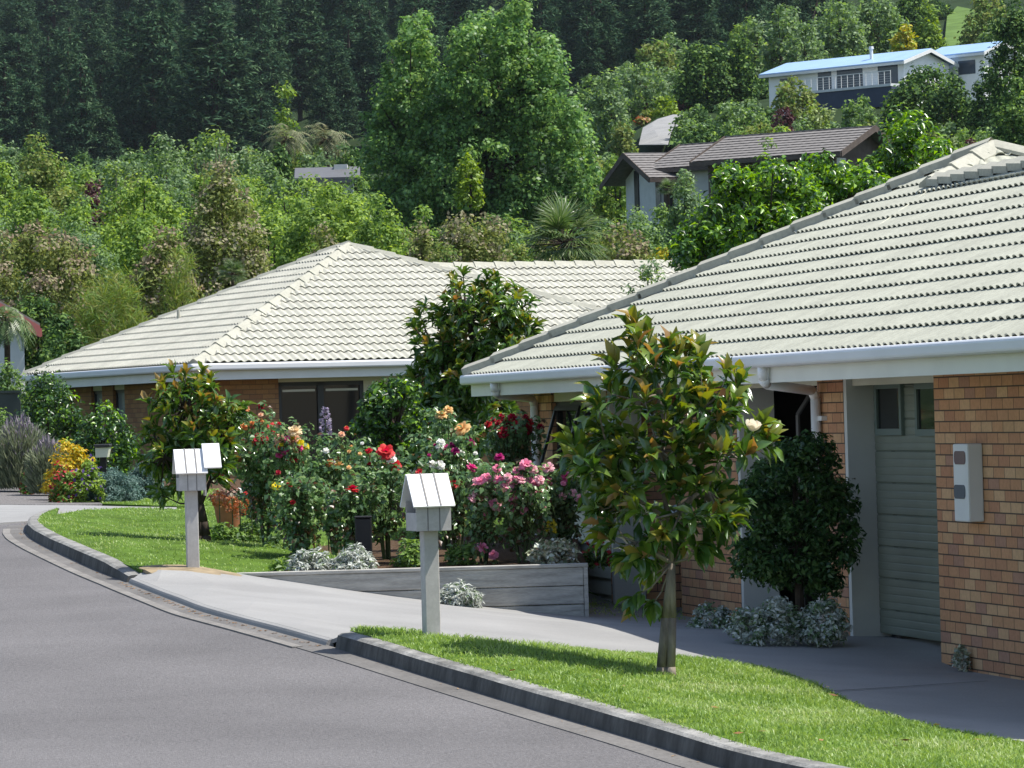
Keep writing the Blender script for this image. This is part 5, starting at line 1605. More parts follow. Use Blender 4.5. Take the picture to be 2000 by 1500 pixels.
BL = [(480, 794, 17, 'orange'), (510, 791, 13, 'crimson'), (508, 808, 11, 'peach'), (507, 821, 15, 'orange'), (493, 827, 14, 'orange'), (478, 831, 15, 'orange'), (536, 832, 23, 'red'), (575, 836, 29, 'cream'), (507, 854, 29, 'crimson'),
      (491, 869, 17, 'yellow'), (505, 871, 11, 'yellow'), (548, 858, 22, 'peach'), (576, 856, 24, 'peach'), (585, 863, 14, 'yellow'), (597, 870, 15, 'yellow'), (555, 873, 27, 'hotpink'), (574, 888, 27, 'red'), (485, 890, 13, 'yellow'), (475, 903, 17, 'orange'),
      (645, 902, 17, 'orange'), (660, 906, 22, 'apricot'), (637, 878, 13, 'white'), (677, 835, 10, 'coral'), (667, 846, 13, 'peach'), (719, 878, 14, 'red'), (753, 877, 34, 'coral'), (764, 891, 22, 'white'), (771, 905, 25, 'red'), (541, 947, 18, 'yellow'), (567, 944, 12, 'red'), (688, 950, 25, 'red'), (571, 979, 11, 'red'), (543, 921, 10, 'crimson'), (412, 927, 12, 'orange'), (433, 926, 13, 'coral'), (479, 962, 9, 'coral'),
      (877, 798, 19, 'apricot'), (862, 806, 23, 'apricot'), (900, 832, 31, 'apricot'), (862, 861, 17, 'white'), (857, 871, 16, 'white'), (877, 875, 21, 'magenta'), (889, 879, 17, 'magenta'), (915, 857, 12, 'magenta'), (922, 864, 12, 'magenta'), (952, 826, 15, 'red'), (990, 823, 19, 'crimson'), (1003, 813, 19, 'crimson'), (982, 841, 23, 'crimson'), (999, 837, 25, 'crimson'), (979, 810, 11, 'crimson'), (1026, 811, 12, 'crimson'), (1033, 834, 24, 'crimson'), (1032, 822, 19, 'red'), (1056, 831, 15, 'crimson'), (1012, 829, 11, 'red'),
      (975, 889, 19, 'magenta'), (975, 913, 15, 'crimson'), (924, 910, 18, 'hotpink'), (847, 904, 21, 'white'), (862, 906, 19, 'white'), (819, 921, 17, 'coral'), (884, 943, 23, 'coral'), (937, 935, 17, 'pink'), (952, 930, 17, 'pink'), (975, 931, 21, 'pink'), (1029, 904, 20, 'pink'), (1019, 908, 16, 'pink'), (1042, 914, 16, 'lightpink'), (1008, 916, 13, 'pink'), (1069, 909, 21, 'lightpink'), (1104, 928, 19, 'hotpink'), (1135, 968, 21, 'lightpink'), (991, 946, 21, 'pink'), (1005, 939, 21, 'pink'), (1018, 934, 17, 'lightpink'), (1056, 934, 17, 'lightpink'), (1071, 941, 17, 'pink'), (1033, 946, 18, 'lightpink'), (1046, 941, 15, 'pink'), (1006, 962, 17, 'pink'), (1017, 960, 14, 'pink'), (1048, 961, 16, 'lightpink'), (1005, 981, 14, 'pink'), (1060, 984, 14, 'pink'), (973, 982, 23, 'lightpink'), (1021, 994, 14, 'pink'), (924, 968, 16, 'pink'), (949, 1002, 9, 'pink'), (945, 1066, 20, 'pink'), (963, 1081, 16, 'pink')]
def make_rose(px, Y, top, wpx, label, seed, blooms):
    rg = np.random.default_rng(seed)
    b = bed(px, Y) if px > 540 else ground(px, Y)
    k = Y / FPX
    h = P(px, top, Y)[2] - b[2]; w = wpx * k
    t = empty('rose_bush', b, label, 'rose bush')
    st = MB(); C = []
    nst = 9
    for s in range(nst):
        a = rg.uniform(0, 6.28); r = w * 0.42 * math.sqrt(rg.uniform(0.1, 1)); hh = h * rg.uniform(0.7, 0.98)
        e = b + np.array([math.cos(a) * r, math.sin(a) * r, hh]); m = b + np.array([math.cos(a) * r * 0.45, math.sin(a) * r * 0.45, hh * 0.55])
        st.path([b + np.array([math.cos(a) * 0.03, math.sin(a) * 0.03, -0.02]), m, e], [0.011, 0.008, 0.005], 5)
        for q in np.linspace(0.28, 1, 7):
            C.append((b + (m - b) * q * 2 if q < 0.5 else m + (e - m) * (q - 0.5) * 2) + rg.normal(0, 0.05, 3))
        for j in range(4):
            f = rg.uniform(0.45, 0.95); c0 = m + (e - m) * f; e2 = c0 + np.array([rg.normal(0, w * 0.16), rg.normal(0, w * 0.16), rg.uniform(0.05, 0.2)])
            st.path([c0, e2], [0.005, 0.003], 4); C.append(e2)
    blo = []
    for (bx, by, bs, colr) in blooms:
        y = Y - 0.3 - 0.2 * rg.uniform()
        p = P(bx, by, y); blo.append((p, bs * y / FPX, colr))
        C.append(p - Z3 * 0.07 + rg.normal(0, 0.03, 3))
        s = b + np.array([(p[0] - b[0]) * 0.3, 0, h * 0.35])
        st.path([s, s + (p - s) * 0.6 + np.array([0, 0, -0.03]), p - Z3 * 0.01], [0.006, 0.005, 0.004], 5)
    st.build('stem', M['stem'], t)
    C = np.array(C)
    V, F = clump_leaves(rg, C, 0.10 * rg.uniform(0.7, 1.3, len(C)), 17, 0.060, 0.040, T_FOLD, 0.55, 0.25)
    nl = len(F) // 2
    zz = V.reshape(nl, -1, 3)[:, 0, 2]
    redd = np.repeat((rg.uniform(0, 1, nl) < np.where(zz < b[2] + 0.45 * h, 0.26, 0.07)).astype(int), 2)
    obj('foliage', V, F, [LM['rose'], LM['rose_red']], t, redd)
    for p, s, colr in blo:
        ax = unit(np.array([rg.normal(0, .3), -0.55 + rg.normal(0, .25), 0.75]))
        rad = s * (0.64 if 'pink' in colr else 0.54)
        V, F = petal_mesh(rg, p - ax * rad * 0.5, ax, [(3, 0.18, 0.8, 0.6, 0.2), (5, 0.5, 1.0, 0.75, 0.55), (6, 0.95, 1.05, 0.8, 0.8), (6, 1.35, 1.0, 0.8, 0.6)], rad)
        obj('bloom', V, F, PM[colr], t, smooth=True)
    return t
_r = np.random.default_rng(404)
for cx, cy, sx, sy, n_, cols_, sz in [(1000, 938, 55, 22, 26, ('pink', 'lightpink', 'pink', 'hotpink'), 13), (1060, 945, 40, 24, 12, ('lightpink', 'pink'), 12), (990, 828, 40, 14, 10, ('crimson', 'red'), 12), (560, 868, 40, 22, 12, ('peach', 'apricot', 'yellow', 'hotpink'), 12), (870, 890, 35, 25, 8, ('white', 'magenta'), 10), (520, 850, 40, 35, 8, ('orange', 'coral', 'red'), 10), (700, 900, 70, 40, 8, ('red', 'white', 'apricot'), 9), (940, 985, 60, 25, 8, ('pink', 'lightpink'), 10)]:
    for _ in range(n_):
        BL.append((cx + _r.normal(0, sx * 0.6), cy + _r.normal(0, sy * 0.6), sz * _r.uniform(0.7, 1.2), cols_[_r.integers(0, len(cols_))]))
assign = {k: [] for k in range(len(RB))}
for bl in BL:
    best = min(range(len(RB)), key=lambda k: abs(bl[0] - RB[k][0]) / (RB[k][3] * 0.5) + max(0, RB[k][2] - 22 - bl[1]) / 25.0 + max(0, bl[1] - RB[k][2]) / 90.0)
    assign[best].append(bl)
for k, (px, Y, top, w, lb) in enumerate(RB):
    make_rose(px, Y, top, w, lb, 100 + k, assign[k])

# standard rose stake, pale purple delphinium spike, yellow lily, orange lilies by the planter
q = bed(592, 40.0); mb = MB(); mb.path([q - Z3 * 0.05, q + Z3 * 0.3, q + np.array([-0.04, 0, 0.62])], [0.012, 0.011, 0.010], 6)
tag(mb.build('garden_stake', M['jamb']), 'thin pale stake standing at the lawn edge of the rose bed', 'stake')
def spike(name, label, cat, px, Y, top, bottom, wpx, m, seed, n=150, f=None):
    rg = np.random.default_rng(seed)
    b = (f or bed)(px, Y); k = Y / FPX
    t = empty(name, b, label, cat)
    z1, z0 = P(px, top, Y)[2], P(px, bottom, Y)[2]
    mb = MB(); mb.tube(b, np.array([b[0], b[1], z1]), 0.008, 0.005, 5); mb.build('stem', M['stem'], t)
    a = rg.uniform(0, 6.28, n); z = rg.uniform(z0, z1, n); s = np.clip((z1 - z) / (z1 - z0) * 3, 0.3, 1) * wpx * k * 0.42
    C = np.stack([b[0] + np.cos(a) * s, b[1] + np.sin(a) * s, z], 1)
    D = np.stack([np.cos(a), np.sin(a), 0.3 + 0 * a], 1)
    V, F = leaf_set(C, D + sph(rg, n) * 0.4, sph(rg, n), 0.035, 0.03, T_FOLD)
    obj('flowers', V, F, m, t)
spike('delphinium', 'pale purple flower spike standing in front of the sliding window', 'flower', 642, 42.5, 797, 850, 17, leaf_mat('flower_lilac', [(0.28, 0.22, 0.34), (0.40, 0.33, 0.45), (0.5, 0.46, 0.52)], 0.6, .2), 5)
spike('yellow_lily', 'bright yellow flower above the pale succulents', 'flower', 1078, 38.5, 1017, 1042, 14, LM['yellow'], 6, 60)
for i, (px, bt) in enumerate([(455, 1000), (493, 1000), (470, 1010), (430, 990)]):
    spike('salmon_flower', ['salmon flower stalk in front of the planter', 'salmon flower stalk right of the planter', 'short salmon flower stalk below the planter rim', 'salmon flower stalk left of the planter'][i], 'flower', px, 43.1, bt - 30, bt, 22, LM['orange'], 20 + i, 70, f=ground)
# pink ground flowers by the entry
put('red_flowers', 'flower_clump', 1165, 40.5, 1062, 60, 'dark red flowers in shade beside the timber wall end', 'flowers', base=1105, gf=lambda p, y: P(p, 1105, y), sink=0.0)

# edging stones along the gravel
rg = np.random.default_rng(77)
def stone(q, s, label):
    bm = bmesh.new(); bmesh.ops.create_icosphere(bm, subdivisions=2, radius=1.0)
    for v in bm.verts:
        v.co *= 1 + 0.22 * math.sin(v.co.x * 3.1 + q[0] * 5) * math.sin(v.co.y * 2.7 + q[1]) + rg.normal(0, 0.05)
        v.co.x *= s * 0.62; v.co.y *= s * 0.5; v.co.z *= s * 0.36
    me = bpy.data.meshes.new('edging_stone'); bm.to_mesh(me); bm.free(); me.materials.append(M['stone'])
    o = link('edging_stone', me, None, q + Z3 * s * 0.12); o.rotation_euler = (0, 0, rg.uniform(0, 3))
    tag(o, label, 'stone', 'stones edging the gravel drive')
for (px, py, s) in [(2, 940, .3), (22, 938, .34), (45, 942, .26), (58, 941, .3), (75, 944, .3), (95, 945, .26), (112, 949, .3), (128, 951, .25), (140, 953, .36), (152, 957, .42), (163, 962, .34), (14, 948, .2)]:
    stone(G(px, py), s, 'rough pale stone in the row edging the gravel drive')
# ------------------------------------------------------------------ tree and palm kinds of the hillside
kind('broad_a', 'round', 0.05, 190, 0.10, 8.6, None, 0.62, T_QUAD, [LM['bright'], LM['green']], 0.4)
kind('broad_b', 'egg', 0.05, 190, 0.10, 8.6, None, 0.62, T_QUAD, [LM['green'], LM['bright']], 0.4)
kind('grey_a', 'egg', 0.08, 170, 0.095, 7.8, None, 0.55, T_QUAD, [LM['grey'], LM['green']], 0.35, shell=0.35, nlimb=16, cov=4.5)
kind('buff_a', 'egg', 0.03, 170, 0.10, 8.4, None, 0.6, T_QUAD, [LM['olive'], LM['buff']], tip=0.2, shell=0.5)
kind('buff_b', 'round', 0.03, 170, 0.10, 8.4, None, 0.6, T_QUAD, [LM['olive'], LM['pinkbuff']], tip=0.2, shell=0.5)
kind('olive_a', 'dome', 0.0, 130, 0.105, 8, None, 0.6, T_QUAD, [LM['olive'], LM['green']], 0.3)
kind('green_dome', 'dome', 0.0, 140, 0.105, 8, None, 0.6, T_QUAD, [LM['green'], LM['grey']], 0.4)
kind('pale_dome', 'dome', 0.0, 120, 0.10, 8, None, 0.6, T_QUAD, [LM['pale'], LM['lime']], 0.25)
kind('lime', 'dome', 0.0, 100, 0.11, 8, None, 0.6, T_QUAD, [LM['lime'], LM['bright']], 0.25)
kind('maroon_dome', 'dome', 0.0, 90, 0.11, 8, None, 0.55, T_QUAD, [LM['maroon']])
kind('yellow_tree', 'egg', 0.03, 90, 0.12, 8, None, 0.62, T_QUAD, [LM['yellow'], LM['lime']], 0.3)
kind('dark_tree', 'egg', 0.03, 170, 0.11, 8.4, None, 0.58, T_QUAD, [LM['dark_hill'], LM['green']], 0.3, cov=7.5)
kind('column_tree', 'column', 0.02, 130, 0.12, 9, None, 0.5, T_QUAD, [LM['dark_hill'], LM['green']], 0.3)
kind('conifer', 'cone', 0.03, 130, 0.11, 9, None, 0.5, T_QUAD, [LM['green'], LM['lime']], 0.5)
kind('feather', 'egg', 0.03, 130, 0.13, 26, None, 0.055, T_QUAD, [LM['feather'], LM['green']], 0.25, up=0.2, droop=-0.5, shell=0.35, cov=3.5)
kind('light_poplar', 'column', 0.04, 140, 0.12, 9, None, 0.58, T_QUAD, [LM['grey'], LM['green']], 0.4)
kind('poplar', 'round', 0.0, 100, 0.1, 8.5, None, 0.75, T_QUAD, [LM['poplar'], LM['green']], 0.3, up=0.4, shell=0.35, cov=5.5, nmax=64000)
kind('twiggy', 'vase', 0.15, 110, 0.085, 8, None, 0.52, T_QUAD, [LM['grey'], LM['bright']], 0.4, nlimb=34, shell=0.2, bark='bark', cov=2.0)
kind('gloss_tree', 'dome', 0.05, 150, 0.1, None, 0.105, 0.48, T_FOLD, [LM['gloss'], LM['dark']], 0.3, up=0.55, shell=0.45, cov=5.5)
for v in range(5):
    proto('pine_%d' % v, 18, 7.0, 'cone' if v % 2 else 'egg', 2.0, 150 + 12 * v, 0.85, 46, 0.62, 0.17, T_QUAD, [LM['pine'], LM['pine2']], up=0.7, droop=-0.25, seed=60 + v, mixm=0.12 + 0.1 * v, r0=0.22, nlimb=14, shell=0.25, flat=0.6)

def fan_palm(key, th, Rr, n, m, seed, skirt=0):
    rg = np.random.default_rng(seed)
    C, D, N, L = [], [], [], []
    st = MB(); st.path([np.array([0, 0, -6.0]), np.array([0.02, 0, th * 0.5]), np.array([0, 0, th])], [0.16, 0.14, 0.12], 8)
    top = np.array([0, 0, th])
    for k in range(n):
        el = math.radians(rg.uniform(-35, 80)); az = k * 2.4 + rg.normal(0, .2)
        d = np.array([math.cos(az) * math.cos(el), math.sin(az) * math.cos(el), math.sin(el)])
        c = top + d * Rr * 0.42
        st.path([top, c], [0.02, 0.012], 4)
        s = unit(np.cross(d, Z3) + 1e-6); u = np.cross(s, d)
        for a in np.linspace(-1.35, 1.35, 17):
            C.append(c); D.append(d * math.cos(a) + s * math.sin(a) + np.array([0, 0, -0.12 - 0.1 * abs(a)])); N.append(u + s * 0.25 * rg.normal()); L.append(Rr * rg.uniform(0.48, 0.62) * (1 - 0.12 * abs(a)))
    V, F = leaf_set(np.array(C), np.array(D), np.array(N), np.array(L), 0.05 * Rr / 1.6, T_BLADE)
    PROTO[key] = (make_mesh('crown', V, F, [m]), make_mesh('trunk', np.array(st.V), st.F, M['bark_dark']), th + Rr * 0.95, 2 * Rr)
fan_palm('fan_palm', 1.6, 1.7, 46, LM['palm'], 5)
def feather_palm(key, th, Rr, n, m, seed):
    rg = np.random.default_rng(seed)
    C, D, N, L = [], [], [], []
    st = MB(); st.path([np.array([0, 0, -6.0]), np.array([0.05, 0, th * 0.5]), np.array([0, 0, th])], [0.2, 0.17, 0.15], 8)
    for k in range(n):
        el = math.radians(rg.uniform(-10, 75)); az = k * 2.4
        h = np.array([math.cos(az), math.sin(az), 0]); s = np.array([-math.sin(az), math.cos(az), 0])
        p = np.array([0, 0, th]); v = h * math.cos(el) + Z3 * math.sin(el)
        prev = p
        for j in range(14):
            p = p + v * Rr / 12; v = unit(v + np.array([0, 0, -0.16]) + rg.normal(0, 0.05, 3))
            if j > 1:
                for e in (-1, 1):
                    C.append(p); D.append(s * e + v * 0.5 + np.array([0, 0, -0.5])); N.append(np.cross(s, v)); L.append(Rr * 0.26 * math.sin(0.4 + 2.5 * j / 14))
        st.path([np.array([0, 0, th]), np.array([0, 0, th]) + (p - np.array([0, 0, th])) * 0.3 + Z3 * 0.12], [0.03, 0.02], 4)
    V, F = leaf_set(np.array(C), np.array(D), np.array(N), np.array(L), 0.045 * Rr, T_QUAD)
    PROTO[key] = (make_mesh('crown', V, F, [m]), make_mesh('trunk', np.array(st.V), st.F, M['bark_dark']), th + Rr * 0.7, 2 * Rr)
feather_palm('shaggy_palm', 3.0, 2.2, 36, LM['palm_pale'], 6)
feather_palm('garden_palm', 1.8, 1.9, 40, LM['palm'], 7)

# ------------------------------------------------------------------ trees behind the houses (own place, own label)
TL = [
 # key, name, px, Y, top, width, label, category
 ('buff_b', 'flowering_tree', 70, 100, 432, 230, 'pinkish-buff flowering tree at the left edge behind the far house roof', 'tree'),
 ('dark_tree', 'garden_tree', 60, 93, 545, 130, 'dark bushy tree right of the little white gable with red barge', 'tree'),
 ('feather', 'casuarina_tree', 215, 90, 490, 170, 'feathery yellow-green casuarina just behind the left slope of the cream roof', 'tree'),
 ('dark_tree', 'garden_tree', 120, 88, 600, 110, 'low dark tree filling the gap left of the casuarina', 'tree'),
 ('buff_b', 'flowering_tree', 318, 98, 450, 130, 'pink-tinged bushy tree between the feathery casuarinas', 'tree'),
 ('feather', 'casuarina_tree', 352, 91, 480, 95, 'thin feathery casuarina with orange tips by the roof hip', 'tree'),
 ('buff_a', 'flowering_tree', 437, 104, 322, 195, 'tall buff-brown flowering tree standing left of the roof peak', 'tree'),
 ('broad_a', 'broadleaf_tree', 640, 110, 338, 210, 'bright green leafy tree directly above the cream roof peak', 'tree'),
 ('broad_b', 'broadleaf_tree', 745, 104, 372, 175, 'bright green bushy tree right of the roof peak, in front of the poplar', 'tree'),
 ('broad_b', 'broadleaf_tree', 540, 118, 395, 130, 'mid green tree between the buff-brown tree and the bright green one', 'tree'),
 ('broad_a', 'broadleaf_tree', 270, 125, 345, 190, 'light green leafy tree left of the tall buff-brown tree', 'tree'),
 ('broad_b', 'broadleaf_tree', 60, 130, 352, 190, 'green leafy tree at the left edge below the round olive tree', 'tree'),
 ('broad_a', 'broadleaf_tree', 165, 118, 392, 150, 'low bright green tree left of the light green one', 'tree'),
 ('grey_a', 'broadleaf_tree', 330, 165, 250, 170, 'grey-green airy tree rising in front of the pine forest', 'tree'),
 ('twiggy', 'broadleaf_tree', 235, 155, 282, 110, 'thin twiggy grey-green sapling against the dark pines', 'tree'),
 ('twiggy', 'broadleaf_tree', 420, 170, 250, 120, 'twiggy light sapling above the tall buff-brown tree', 'tree'),
 ('olive_a', 'garden_tree', 80, 170, 262, 135, 'rounded olive-green tree standing alone at the left below the pines', 'tree'),
 ('maroon_dome', 'garden_shrub', 180, 150, 345, 70, 'reddish shrub right of the rounded olive tree', 'shrub'),
 ('conifer', 'garden_tree', 565, 260, 152, 95, 'yellow-green pointed tree in front of the pine forest', 'tree'),
 ('grey_a', 'broadleaf_tree', 480, 200, 285, 90, 'small grey-green tree left of the shaggy palms', 'tree'),
 ('shaggy_palm', 'palm_tree', 565, 225, 236, 105, 'shaggy pale palm left of the pair above the grey roof', 'palm'),
 ('shaggy_palm', 'palm_tree', 640, 228, 234, 115, 'shaggy pale palm close to the big poplar', 'palm'),
 ('buff_a', 'flowering_bush', 822, 96, 432, 80, 'small buff bush left of the large buff bush', 'bush'),
 ('buff_a', 'flowering_bush', 925, 94, 383, 205, 'large rounded buff flowering bush below the poplar', 'bush'),
 ('fan_palm', 'palm_tree', 1100, 92, 372, 215, 'green fan palm behind the far roof ridge', 'palm'),
 ('buff_b', 'flowering_bush', 1215, 96, 440, 120, 'brownish flowering bush right of the fan palm', 'bush'),
 ('green_dome', 'garden_shrub', 1245, 110, 388, 130, 'rounded green shrub below the white-walled gable', 'shrub'),
 ('olive_a', 'garden_shrub', 860, 92, 468, 90, 'low olive shrub just above the far roof ridge', 'shrub'),
 ('olive_a', 'garden_shrub', 1010, 91, 470, 90, 'low olive shrub left of the fan palm foot', 'shrub'),
 ('yellow_tree', 'yellow_shrub', 1290, 86, 462, 62, 'bright yellow shrub at the end of the far roof ridge', 'shrub'),
 ('grey_a', 'broadleaf_tree', 1340, 120, 330, 120, 'grey-green shrubby tree in front of the brown-roofed house', 'tree'),
 ('fan_palm', 'cordyline', 1305, 150, 345, 52, 'spiky cordyline left of the pair before the brown-roofed house', 'plant'),
 ('fan_palm', 'cordyline', 1340, 152, 335, 60, 'spiky cordyline right of the pair before the brown-roofed house', 'plant'),
 ('conifer', 'garden_tree', 1500, 150, 265, 70, 'small golden-green conifer overlapping the brown roof', 'tree'),
 ('grey_a', 'broadleaf_tree', 1420, 140, 300, 90, 'grey-green small tree before the middle of the brown roof', 'tree'),
 # around the path and the white house
 ('olive_a', 'garden_shrub', 1278, 332, 213, 56, 'olive mound beside the pale path', 'shrub'),
 ('maroon_dome', 'garden_shrub', 1340, 330, 192, 66, 'dark maroon shrub above the pale path', 'shrub'),
 ('lime', 'garden_shrub', 1305, 325, 186, 50, 'lime green shrub behind the grey garage roof', 'shrub'),
 ('green_dome', 'garden_shrub', 1452, 285, 186, 125, 'large dense blue-green shrub left of the white house', 'shrub'),
 ('dark_tree', 'garden_tree', 1370, 275, 205, 70, 'dark shrub right of the pale path', 'shrub'),
 ('olive_a', 'garden_shrub', 1555, 308, 151, 108, 'olive rounded tree in front of the left end of the white house', 'tree'),
 ('maroon_dome', 'garden_shrub', 1532, 270, 205, 62, 'maroon shrub below the olive rounded tree', 'shrub'),
 ('pale_dome', 'garden_shrub', 1597, 265, 198, 105, 'pale variegated round shrub above the brown roof', 'shrub'),
 ('green_dome', 'garden_shrub', 1680, 285, 182, 85, 'flowering green shrub below the white house deck', 'shrub'),
 ('dark_tree', 'garden_tree', 1815, 270, 112, 160, 'big dark tree in front of the white house', 'tree'),
 ('dark_tree', 'garden_tree', 1778, 268, 138, 110, 'smaller dark tree at the left side of the big dark one', 'tree'),
 ('dark_tree', 'garden_tree', 1862, 266, 132, 115, 'dark tree at the right side of the big dark one', 'tree'),
 ('dark_tree', 'garden_tree', 1935, 262, 125, 85, 'dark reddish-green tree right of the big dark one', 'tree'),
 ('column_tree', 'garden_tree', 1985, 220, -20, 110, 'tall dark conifer cut by the right edge', 'tree'),
 ('dark_tree', 'garden_tree', 1985, 170, 140, 100, 'dense green tree at the right edge below the tall conifer', 'tree'),
 ('column_tree', 'garden_tree', 1455, 330, 58, 52, 'narrow dark columnar tree left of the white house', 'tree'),
 ('dark_tree', 'garden_tree', 1385, 330, 72, 120, 'dark rounded tree left of the narrow columnar tree', 'tree'),
 ('grey_a', 'broadleaf_tree', 1270, 340, 120, 110, 'grey-green tree above the grey garage roof', 'tree'),
 ('grey_a', 'broadleaf_tree', 1195, 300, 128, 90, 'thin grey-green tree at the right side of the poplar', 'tree'),
 ('twiggy', 'broadleaf_tree', 1240, 380, 120, 80, 'thin tree against the pine trunks', 'tree'),
 ('light_poplar', 'broadleaf_tree', 1480, 380, 20, 62, 'slim light green poplar above the columnar tree', 'tree'),
 ('light_poplar', 'broadleaf_tree', 1535, 375, 8, 75, 'second slim light green poplar behind the white house', 'tree'),
 ('grey_a', 'broadleaf_tree', 1585, 370, 42, 95, 'grey-green bushy tree behind the white house roof', 'tree'),
 ('light_poplar', 'broadleaf_tree', 1650, 385, -15, 105, 'broad light green tree above the white house roof', 'tree'),
 ('light_poplar', 'broadleaf_tree', 1725, 390, -30, 120, 'taller broad light green tree right of the roof flue', 'tree'),
 ('yellow_tree', 'yellow_tree', 1775, 362, 42, 50, 'bright yellow tree behind the white house roof', 'tree'),
 ('conifer', 'garden_tree', 1822, 372, -2, 85, 'bright green conifer right of the yellow tree', 'tree'),
 ('dark_tree', 'garden_tree', 1790, 420, -40, 70, 'dark tree behind the bright green conifer', 'tree'),
 ('olive_a', 'garden_tree', 1940, 400, -15, 110, 'olive green tree at the top right above the paddock', 'tree'),
 ('green_dome', 'garden_shrub', 1960, 390, 40, 90, 'green shrub right of the paddock', 'shrub'),
 ('pale_dome', 'garden_shrub', 1860, 170, 262, 62, 'pale yellow-green mound just above the near roof hip', 'shrub'),
 ('maroon_dome', 'garden_shrub', 1905, 172, 262, 50, 'maroon-tinged mound right of the pale one above the near roof', 'shrub'),
 ('green_dome', 'garden_shrub', 1930, 185, 235, 130, 'low green shrubs below the dark trees at the right', 'shrub'),
 ('green_dome', 'garden_shrub', 1740, 200, 225, 130, 'mid green shrub right of the brown gable', 'shrub'),
 ('broad_b', 'broadleaf_tree', 1205, 200, 300, 90, 'green tree between the poplar and the white-walled gable', 'tree'),
 ('green_dome', 'garden_shrub', 1435, 215, 268, 110, 'hedge-like green shrub behind the brown roof ridge', 'shrub'),
 ('olive_a', 'garden_shrub', 1222, 290, 232, 50, 'dull shrub left of the pale path', 'shrub'),
 ('broad_b', 'broadleaf_tree', 400, 145, 330, 120, 'mid green tree behind the tall buff-brown tree', 'tree'),
 ('grey_a', 'broadleaf_tree', 20, 215, 275, 90, 'grey-green tree at the left edge above the leafy tree', 'tree'),
 ('broad_b', 'broadleaf_tree', 690, 140, 372, 90, 'green tree half hidden at the foot of the poplar', 'tree'),
]
for key, nm, px, Y, top, w, lb, ct in TL:
    put(key, nm, px, Y, top, w * (1.0 if key in PROTO else 1.05), lb, ct, sink=0.5)
grow_px('poplar', 'poplar_tree', P(940, 480, 196), [(985, 62, 78, 66), (1010, 20, 40, 40), (915, 60, 40, 55), (955, 150, 130, 110), (1015, 220, 135, 130), (905, 230, 120, 110), (1060, 130, 60, 70), (950, 330, 190, 100), (1110, 270, 62, 100), (1130, 340, 52, 80), (1030, 395, 140, 60), (880, 395, 130, 60), (950, 440, 200, 50)], 196, 4.5, 760, 0.58, 'huge bright green poplar towering in the middle of the hillside', 'tree', 61, nlimb=40, r0=0.28)
grow_px('poplar', 'poplar_tree', P(800, 470, 199), [(822, 75, 50, 62), (805, 140, 70, 75), (780, 215, 80, 85), (765, 290, 80, 80), (790, 360, 100, 70), (830, 260, 70, 110), (770, 420, 90, 50)], 199, 3.5, 340, 0.58, 'slimmer poplar leader on the left flank of the huge poplar', 'tree', 62, nlimb=24, r0=0.22)
put('lime', 'garden_tree', 918, 150, 300, 55, 'lime green shrubby tree before the trunk of the huge poplar', 'tree', base=400)
# glossy trees right behind the near house
grow_px('gloss_tree', 'glossy_tree', P(1480, 1010, 58), [(1470, 420, 140, 95), (1400, 470, 90, 60), (1545, 400, 80, 100), (1350, 495, 55, 40), (1440, 350, 50, 40), (1500, 330, 40, 35), (1450, 480, 150, 60)], 58, 0.9, 210, 0.19, 'big glossy green tree rising behind the near roof hip', 'tree', 63)
grow_px('gloss_tree', 'glossy_tree', P(1640, 1000, 60), [(1640, 385, 110, 75), (1590, 335, 55, 45), (1690, 370, 70, 60), (1610, 425, 120, 60)], 60, 0.8, 130, 0.19, 'second glossy green tree behind the near roof, under the brown gable', 'tree', 64)
grow_px('gloss_tree', 'glossy_tree', P(1760, 990, 63), [(1768, 312, 64, 80), (1778, 252, 48, 40), (1722, 335, 52, 42), (1832, 305, 42, 45), (1752, 228, 20, 18), (1800, 335, 70, 40)], 63, 0.8, 110, 0.19, 'tallest light green glossy tree behind the near roof ridge', 'tree', 65)
put('twiggy', 'leafy_sapling', 1275, 53, 505, 100, 'leafy sapling poking up between the two cream roofs', 'tree', gf=lambda p, y: np.array([ray(p, 700)[0] * y, y, -1.7]), rotz=1.0)
# left edge: palm and small gable house
put('garden_palm', 'palm_tree', 5, 80, 585, 130, 'ragged palm at the left edge in front of the small red-barged gable', 'palm', rotz=0.3, base=800)
put('fan_palm', 'palm_tree', 450, 84, 500, 75, 'small fan palm peeping over the left slope of the cream roof', 'palm', rotz=0.9)
put('green_dome', 'garden_shrub', 10, 77, 700, 90, 'green shrub below the ragged palm at the left edge', 'shrub')
put('dark_tree', 'garden_tree', 100, 84, 640, 90, 'dark shrub beside the small red-barged gable', 'shrub')

# hillside thicket between the garden trees and the pines
rgf = np.random.default_rng(55)
FILL = []
def fill_row(Y, x0, x1, stepx, t0, t1, wr, keys):
    px = x0
    while px < x1:
        FILL.append((keys[rgf.integers(0, len(keys))], px + rgf.uniform(-12, 12), Y + rgf.uniform(-5, 5), rgf.uniform(t0, t1), rgf.uniform(*wr)))
        px += stepx * rgf.uniform(0.8, 1.2)
LEFT = ['broad_a', 'broad_b', 'grey_a', 'broad_b', 'olive_a', 'grey_a']
fill_row(112, -30, 560, 95, 400, 450, (130, 190), LEFT)
fill_row(128, -10, 700, 95, 360, 410, (130, 180), LEFT)
fill_row(150, -30, 520, 90, 330, 365, (120, 160), LEFT)
fill_row(180, -10, 500, 85, 305, 335, (100, 140), LEFT)
fill_row(235, 430, 700, 75, 262, 300, (90, 120), ['grey_a', 'dark_tree', 'olive_a'])
fill_row(300, -20, 700, 85, 285, 318, (100, 150), ['dark_tree', 'green_dome', 'dark_tree', 'olive_a'])
fill_row(400, -20, 760, 85, 255, 300, (90, 140), ['dark_tree', 'green_dome', 'dark_tree'])
